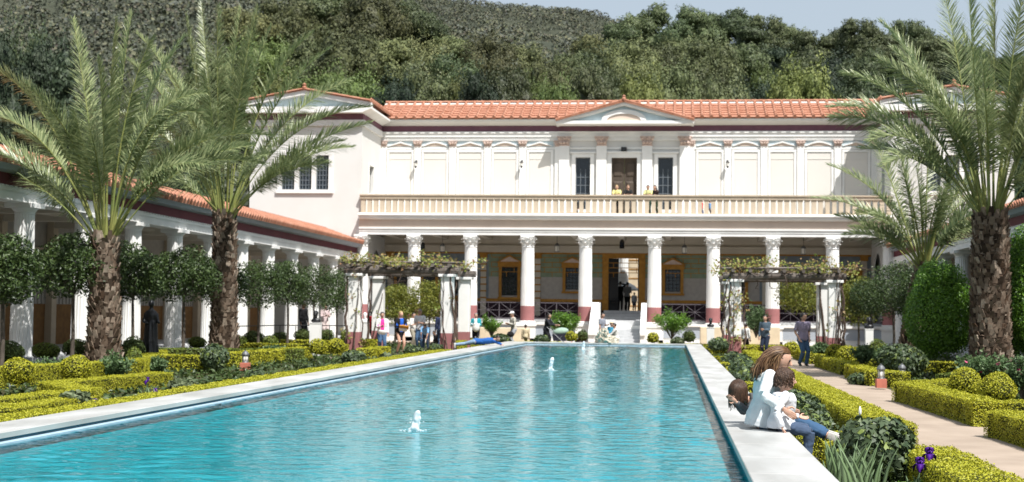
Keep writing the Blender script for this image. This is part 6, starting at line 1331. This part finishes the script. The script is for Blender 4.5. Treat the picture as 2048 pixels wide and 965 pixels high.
# statues and herms
p = at(300, 722, 37.5); x, Y = p.x, 37.5; t = thing('statue', 'dark bronze statue of a robed woman on a white base before the left colonnade', 'statue', (x, Y, 0), group=None)
g = MB(); g.bev(x-.30, x+.30, Y-.28, Y+.28, 0, .34, .02); g.build('plinth', mat['white'], t)
g = MB(); rr = []
for z, a, b, dx in ((.34,.20,.18,0),(.40,.235,.20,0),(.7,.20,.17,0),(1.0,.175,.15,.01),(1.18,.165,.13,.01),(1.32,.15,.115,.0),(1.45,.17,.12,0),(1.56,.15,.09,0),(1.60,.06,.055,0),(1.66,.05,.05,0)):
    rr.append([Vector((x+dx+a*math.cos(q)*(1+.10*math.sin(q*9+z*3)*(z < 1.3)), Y+b*math.sin(q)*(1+.10*math.sin(q*9+z*3)*(z < 1.3)), z)) for q in [6.2832*j/40 for j in range(40)]])
g.loft(rr); ell(g, Vector((x,Y,1.76)), Vector((.075,0,0)), Vector((0,.09,0)), Vector((0,0,.11))); ell(g, Vector((x,Y+.07,1.80)), Vector((.06,0,0)), Vector((0,.05,0)), Vector((0,0,.05)))
g.tube([(x-.15,Y,1.50),(x-.20,Y-.03,1.28),(x-.06,Y-.16,1.22)], [.05,.042,.032], 8); g.tube([(x+.15,Y,1.50),(x+.21,Y-.03,1.26),(x+.30,Y-.20,1.24),(x+.34,Y-.24,1.26)], [.05,.042,.030,.022], 8)
fused(g, 'figure', mat['bronze'], t, .016, 1)
def herm(px, pyb, Y, w_, h_, label, bm='bronze', group='busts on white pedestals', base=0):
    p = at(px, pyb, Y); x = p.x; t = thing('bust_pedestal', label, 'bust', (x, Y, base), group=group)
    g = MB(); g.loft([[(x-w_*k,Y-w_*k,z),(x+w_*k,Y-w_*k,z),(x+w_*k,Y+w_*k,z),(x-w_*k,Y+w_*k,z)] for k, z in ((.46,base),(.5,base+h_-.03),(.54,base+h_-.03),(.54,base+h_))]); g.build('pedestal', mat['white'], t)
    g = MB(); z = base+h_; ell(g, Vector((x,Y,z+.07)), Vector((.17,0,0)), Vector((0,.10,0)), Vector((0,0,.10))); g.tube([(x,Y,z+.1),(x,Y-.01,z+.2)], .06, 8); c = Vector((x,Y-.02,z+.30)); ell(g, c, Vector((.08,0,0)), Vector((0,.10,0)), Vector((0,0,.12))); g.tube([c+Vector((0,-.09,.02)), c+Vector((0,-.125,-.02)), c+Vector((0,-.1,-.03))], [.012,.018,.012], 6); ell(g, c+Vector((0,.03,.04)), Vector((.09,0,0)), Vector((0,.09,0)), Vector((0,0,.09))); ell(g, c+Vector((0,-.06,-.09)), Vector((.05,0,0)), Vector((0,.04,0)), Vector((0,0,.05)))
    fused(g, 'bust', mat[bm], t, .016, 1)
herm(630, 720, 49.5, .36, 1.20, 'dark bearded bust on a tall white pedestal behind the two middle golden balls')
herm(1421, 688, 65, .34, 1.10, 'dark bust on a white pedestal at the far right corner of the pool')
herm(1738, 722, 52, .28, 1.22, 'dark bust on a slim white pedestal among the rose bushes on the right')
herm(729, 694, 63, .40, 1.15, 'white marble bust on a white pedestal between the pergola pillar and the red shirt', 'white')
# ------------------------------------------------------------------ hills and the trees behind the villa
mat['hill'] = M('chaparral_soil', (.055,.060,.042), .95, .1, col2=(.040,.047,.033), scale=.02, bump=.3, bscale=.3, detail=10)
mat['scrub'] = M('hillside_scrub_leaf', (.08,.09,.05), .8, .2, cols=[(.065,.080,.052),(.095,.110,.080),(.12,.13,.115),(.115,.125,.065),(.080,.09,.080),(.17,.17,.10),(.105,.09,.078)], var=.25, scale=.03)  # greyer tones put distant haze into the sage-green leaf colour
SK = [(-900,-330),(-300,-260),(200,-160),(500,-90),(700,-40),(840,-6),(900,4),(960,13),(1020,19),(1080,25),(1140,32),(1180,42),(1215,54),(1260,80),(1330,120),(1450,170),(1700,215),(2100,250),(2900,300)]
crest = [(at(x, y, 620).x, at(x, y, 620).z) for x, y in SK]
def hillz(x, y):
    xs_ = [c[0] for c in crest]; zs_ = [c[1] for c in crest]; k = 620/np.maximum(y, 200); zc_ = np.interp(x*np.clip(k, .9, 2.2), xs_, zs_)
    s = np.clip((y-98)/520, 0, 1); z = np.where(s < .16, 25*(s/.16)**.85, 25+(zc_-25)*(np.clip(s-.16, 0, 1)/.84)**.95)
    z = np.where(y > 620, zc_-(y-620)*.15, z)
    nz = 5*np.sin(x*.021+y*.013)*s+3.0*np.sin(x*.053-y*.031+1)*s+1.4*np.sin(x*.11+y*.09)*s
    return np.where(y > 98, np.maximum(z+nz*(1-np.exp(-((y-620)/60)**2)), .05), -.3)
gx = np.linspace(-420, 420, 150); gy = np.concatenate([np.linspace(92, 300, 50), np.linspace(308, 900, 60)])
XX, YY = np.meshgrid(gx, gy); ZZ = hillz(XX, YY); V = np.stack([XX, YY, ZZ], -1); Q = np.stack([V[:-1,:-1], V[:-1,1:], V[1:,1:], V[1:,:-1]], 2).reshape(-1, 4, 3)
g = MB(); vs = V.reshape(-1, 3); nx_ = len(gx); fs = [(j*nx_+i, j*nx_+i+1, (j+1)*nx_+i+1, (j+1)*nx_+i) for j in range(len(gy)-1) for i in range(nx_-1)]
g.add([tuple(v) for v in vs], fs); ground_struct('hill', g, mat['hill'], smooth=True)
n = 21000; by = 125+495*rng.random(n)**.72; bx = (rng.random(n)*1.0-.5)*by*.95-by*.12; bz = hillz(bx, by); sz = 1.3+2.3*rng.random(n)**2
keep = ~((np.abs(bx-at(1085,120,330).x) < 3.5) & (np.abs(by-330) < 25)); bx, by, bz, sz = bx[keep], by[keep], bz[keep], sz[keep]; k = 38
o = nrm(rng.normal(size=(len(bx), k, 3))+np.array([0,-.3,.5])); P0 = np.stack([bx, by, bz], 1)[:, None, :]+o*sz[:, None, None]*np.array([1.0,1.0,.72])*.75; P0[..., 2] += sz[:, None]*.25
Lq = leaves(P0.reshape(-1, 3), o.reshape(-1, 3), .26, .8, .65); ctr = P0.reshape(-1, 1, 3); sc = np.repeat(sz, k)[:, None, None]*.95; Lq = (Lq-ctr)*sc+ctr
g = MB(); g.quads(Lq.reshape(-1, 4, 3)); tag(g.build('hillside_scrub', mat['scrub']), 'grey-green chaparral scrub covering the hillside', 'scrub', kind='stuff')

mat['euc'] = M('eucalyptus_leaf', (.06,.075,.03), .55, .35, cols=[(.045,.068,.030),(.075,.10,.042),(.11,.14,.056),(.08,.095,.045)], trans=.15)
mat['euc_ol'] = M('olive_crown_leaf', (.1,.11,.04), .55, .3, cols=[(.075,.105,.028),(.12,.155,.042),(.17,.205,.06)], trans=.15)
mat['euc_br'] = M('brownish_crown_leaf', (.1,.09,.05), .6, .3, cols=[(.060,.074,.030),(.095,.11,.042),(.14,.15,.06)], trans=.06)
mat['conif'] = M('dark_conifer_needle', (.03,.05,.03), .6, .3, cols=[(.018,.032,.018),(.03,.05,.025),(.045,.065,.035)], trans=.08)
mat['euc_bark'] = M('pale_eucalyptus_bark', (.32,.28,.24), .85, .2, var=.4, scale=3)
def proto_tree(kind, m, seed):
    """unit tree: height 1, crown width about .55"""
    r = np.random.default_rng(seed); ra = random.Random(seed); t = bpy.data.objects.new('tree', None); COL.objects.link(t)
    g = MB(); n = 24000; P, N = [], []
    if kind == 'round': lobes = [(0,0,.62,.30,.34)]+[(ra.uniform(-.17,.17), ra.uniform(-.17,.17), ra.uniform(.35,.80), ra.uniform(.15,.20), ra.uniform(.14,.19)) for _ in range(8)]+[(.25*math.cos(q*2.4)*math.sqrt(1-(q/16-.25)**2), .25*math.sin(q*2.4)*math.sqrt(1-(q/16-.25)**2), .32+.60*q/16, ra.uniform(.08,.12), ra.uniform(.07,.11)) for q in range(16)]
    elif kind == 'tall': lobes = [(ra.uniform(-.18,.18)*(1.1-abs(z-.6)), ra.uniform(-.18,.18), z, ra.uniform(.09,.15), ra.uniform(.07,.12)) for z in [.38,.44,.5,.56,.6,.64,.68,.72,.75,.8,.84,.86,.90,.5,.66,.78]]
    else: lobes = [(ra.uniform(-.02,.02)+.30*(1-z)*math.cos(z*37)*.6, .30*(1-z)*math.sin(z*37)*.6, z, .06+.16*(1-z), .045) for z in np.linspace(.12, .97, 26)]
    W = np.array([l[3]*l[3] for l in lobes]); W = W/W.sum(); lf = {'round': .019, 'tall': .018, 'cone': .018}[kind]
    core = MB()  # solid ellipsoids added inside the lobes to keep light from passing through
    for l, w_ in zip(lobes, W):
        ell(core, Vector(l[:3]), Vector((l[3]*.72,0,0)), Vector((0,l[3]*.72,0)), Vector((0,0,l[4]*.72)), 8, 6)
        k = int(n*w_)+20; d = nrm(r.normal(size=(k*2, 3))); d = d[d[:, 2] > -.55][:k]; sub = 1+.16*(np.sin(d[:, 0]*9+l[0]*50)+np.sin(d[:, 1]*8+l[2]*40)+np.sin(d[:, 2]*10+l[1]*30))
        P.append(np.array(l[:3])+d*np.array([l[3], l[3], l[4]])*(sub*(.78+.26*r.random(len(d))))[:, None]); N.append(d)
    P, N = np.concatenate(P), np.concatenate(N); g.add(core.v, core.f); g.quads(leaves(P, N+np.array([0,0,.1]), lf, .65, .42, var=.5, r=r)); g.build('crown', mat[m], t, local=True)
    g = MB(); g.tube([(0,0,0),(.01,0,.3),(0,.01,.62 if kind != 'cone' else .95)], [.022,.016,.006], 7)
    for l in lobes[1:9]: g.tube([(0,0,max(.2, l[2]-.28)), (l[0]*.5,l[1]*.5,l[2]-.13), (l[0],l[1],l[2])], [.009,.007,.003], 5)
    g.build('trunk', mat['euc_bark'], t, local=True)
    return t
PT = {}
for key, kind, m, sd_ in (('r1','round','euc_ol',1),('r2','round','euc',2),('r3','round','euc_br',3),('t1','tall','euc',4),('t2','tall','euc',5),('t3','tall','euc_br',6),('c1','cone','conif',7),('r4','round','conif',8)): PT[key] = [proto_tree(kind, m, sd_), False]
DN = {'r1': 'round olive-green tree', 'r2': 'round dark green tree', 'r3': 'round brownish-green tree', 't1': 'tall open dark eucalyptus', 't2': 'tall loose dark eucalyptus', 't3': 'tall brownish eucalyptus', 'c1': 'dark pointed conifer', 'r4': 'dense blackish-green tree'}
def far_tree(key, px, pyt, Y, wpx, label, group):
    top = at(px, pyt, Y); zb = float(hillz(np.array([top.x]), np.array([Y]))[0]) if Y > 98 else 0; H = max(6, top.z-zb); W = wpx/FPX*Y/(.62 if key[0] != 'c' else .42)
    pr = PT[key]
    if not pr[1]:
        o = pr[0]; pr[1] = True; o.location = (top.x, Y, zb-.3); o.rotation_euler = (0,0,rnd.random()*6)
        o.scale = (W, W, H/.97); o['label'] = label
    else: o = dup(pr[0], (top.x, Y, zb-.3), rnd.random()*6.28, (W, W, H/.97), label)
    o['category'] = 'tree'; o['group'] = group
for k_ in ('euc','euc_ol','euc_br','conif'): objvar(mat[k_], .45)
rows = [('back row below the hill crest', 'trees of the back row left of centre', 185, [(500,20,120,'t3'),(580,-5,130,'r3'),(660,-30,150,'t1'),(735,-20,140,'r3'),(800,-8,120,'t2'),(850,20,110,'t1'),(900,70,100,'t3')]),
        ('middle row behind the left roof', 'trees of the middle row left of centre', 150, [(430,95,120,'r3'),(520,75,130,'r1'),(600,70,120,'r3'),(690,60,130,'r3'),(770,75,130,'t3'),(845,70,120,'r3'),(915,110,110,'r2'),(975,70,110,'r3'),(1040,80,100,'r3')]),
        ('front row behind the left roof', 'trees of the front row behind the left half of the roof', 118, [(560,150,130,'r1'),(640,140,130,'r1'),(715,138,130,'r1'),(790,150,100,'r4'),(850,125,110,'r2'),(905,150,90,'r1'),(955,140,90,'r4'),(1010,130,110,'r2'),(1060,150,80,'r1')]),
        ('skyline row on the right', 'skyline trees right of centre', 190, [(1185,75,90,'t3'),(1245,45,90,'t2'),(1292,12,110,'t1'),(1345,42,90,'t2'),(1395,14,100,'t1'),(1445,14,110,'t2'),(1500,50,90,'t1'),(1535,32,90,'t2'),(1580,44,90,'t1'),(1630,60,100,'t2'),(1680,50,80,'t1'),(1725,38,90,'t2'),(1775,60,90,'t1'),(1825,40,90,'t2'),(1880,66,100,'t1'),(1935,90,100,'t2'),(1990,110,110,'t1'),(2050,100,110,'t2')]),
        ('middle row on the right', 'trees of the middle row right of centre', 152, [(1100,118,90,'r3'),(1150,100,100,'r3'),(1205,88,110,'r2'),(1260,80,110,'r3'),(1315,85,110,'r3'),(1370,70,110,'r3'),(1425,75,110,'r3'),(1480,80,110,'t2'),(1540,95,110,'r4'),(1600,100,110,'t1'),(1660,100,110,'r4'),(1720,100,110,'t2'),(1790,120,110,'r4'),(1860,130,120,'t1'),(1930,140,120,'r4'),(2010,150,130,'r4')]),
        ('front row behind the right roof', 'trees of the front row behind the right half of the roof', 116, [(1120,160,90,'r1'),(1175,130,100,'r2'),(1232,132,100,'r2'),(1290,140,100,'r1'),(1345,125,110,'r3'),(1400,135,110,'r3'),(1455,150,90,'r2'),(1505,160,90,'r4'),(1545,135,100,'r1'),(1600,122,120,'r1'),(1650,155,90,'r4'),(1710,160,110,'r2'),(1790,170,120,'r4'),(1880,170,120,'r4'),(1980,180,130,'r4')]),
        ('dark stand at the left edge', 'dark trees at the left picture edge', 96, [(-20,60,150,'r4'),(40,52,110,'r2'),(95,62,120,'r4'),(70,110,110,'c1'),(130,125,130,'c1'),(165,190,120,'r4'),(20,150,150,'r4'),(110,215,120,'r1'),(235,235,100,'r4'),(310,260,110,'r4'),(390,280,110,'r2')])]
on2 = ordn+['thirteenth','fourteenth','fifteenth','sixteenth','seventeenth','eighteenth']
for nm, grp, Y0, L_ in rows:
    L_ = sorted(L_)
    for i, (px, pyt, wp, key) in enumerate(L_):
        far_tree(key, px, pyt, Y0+((i*37) % 11-5)*1.2, wp*1.12, '%s, %s from left, %s' % (DN[key], on2[i], nm), grp)
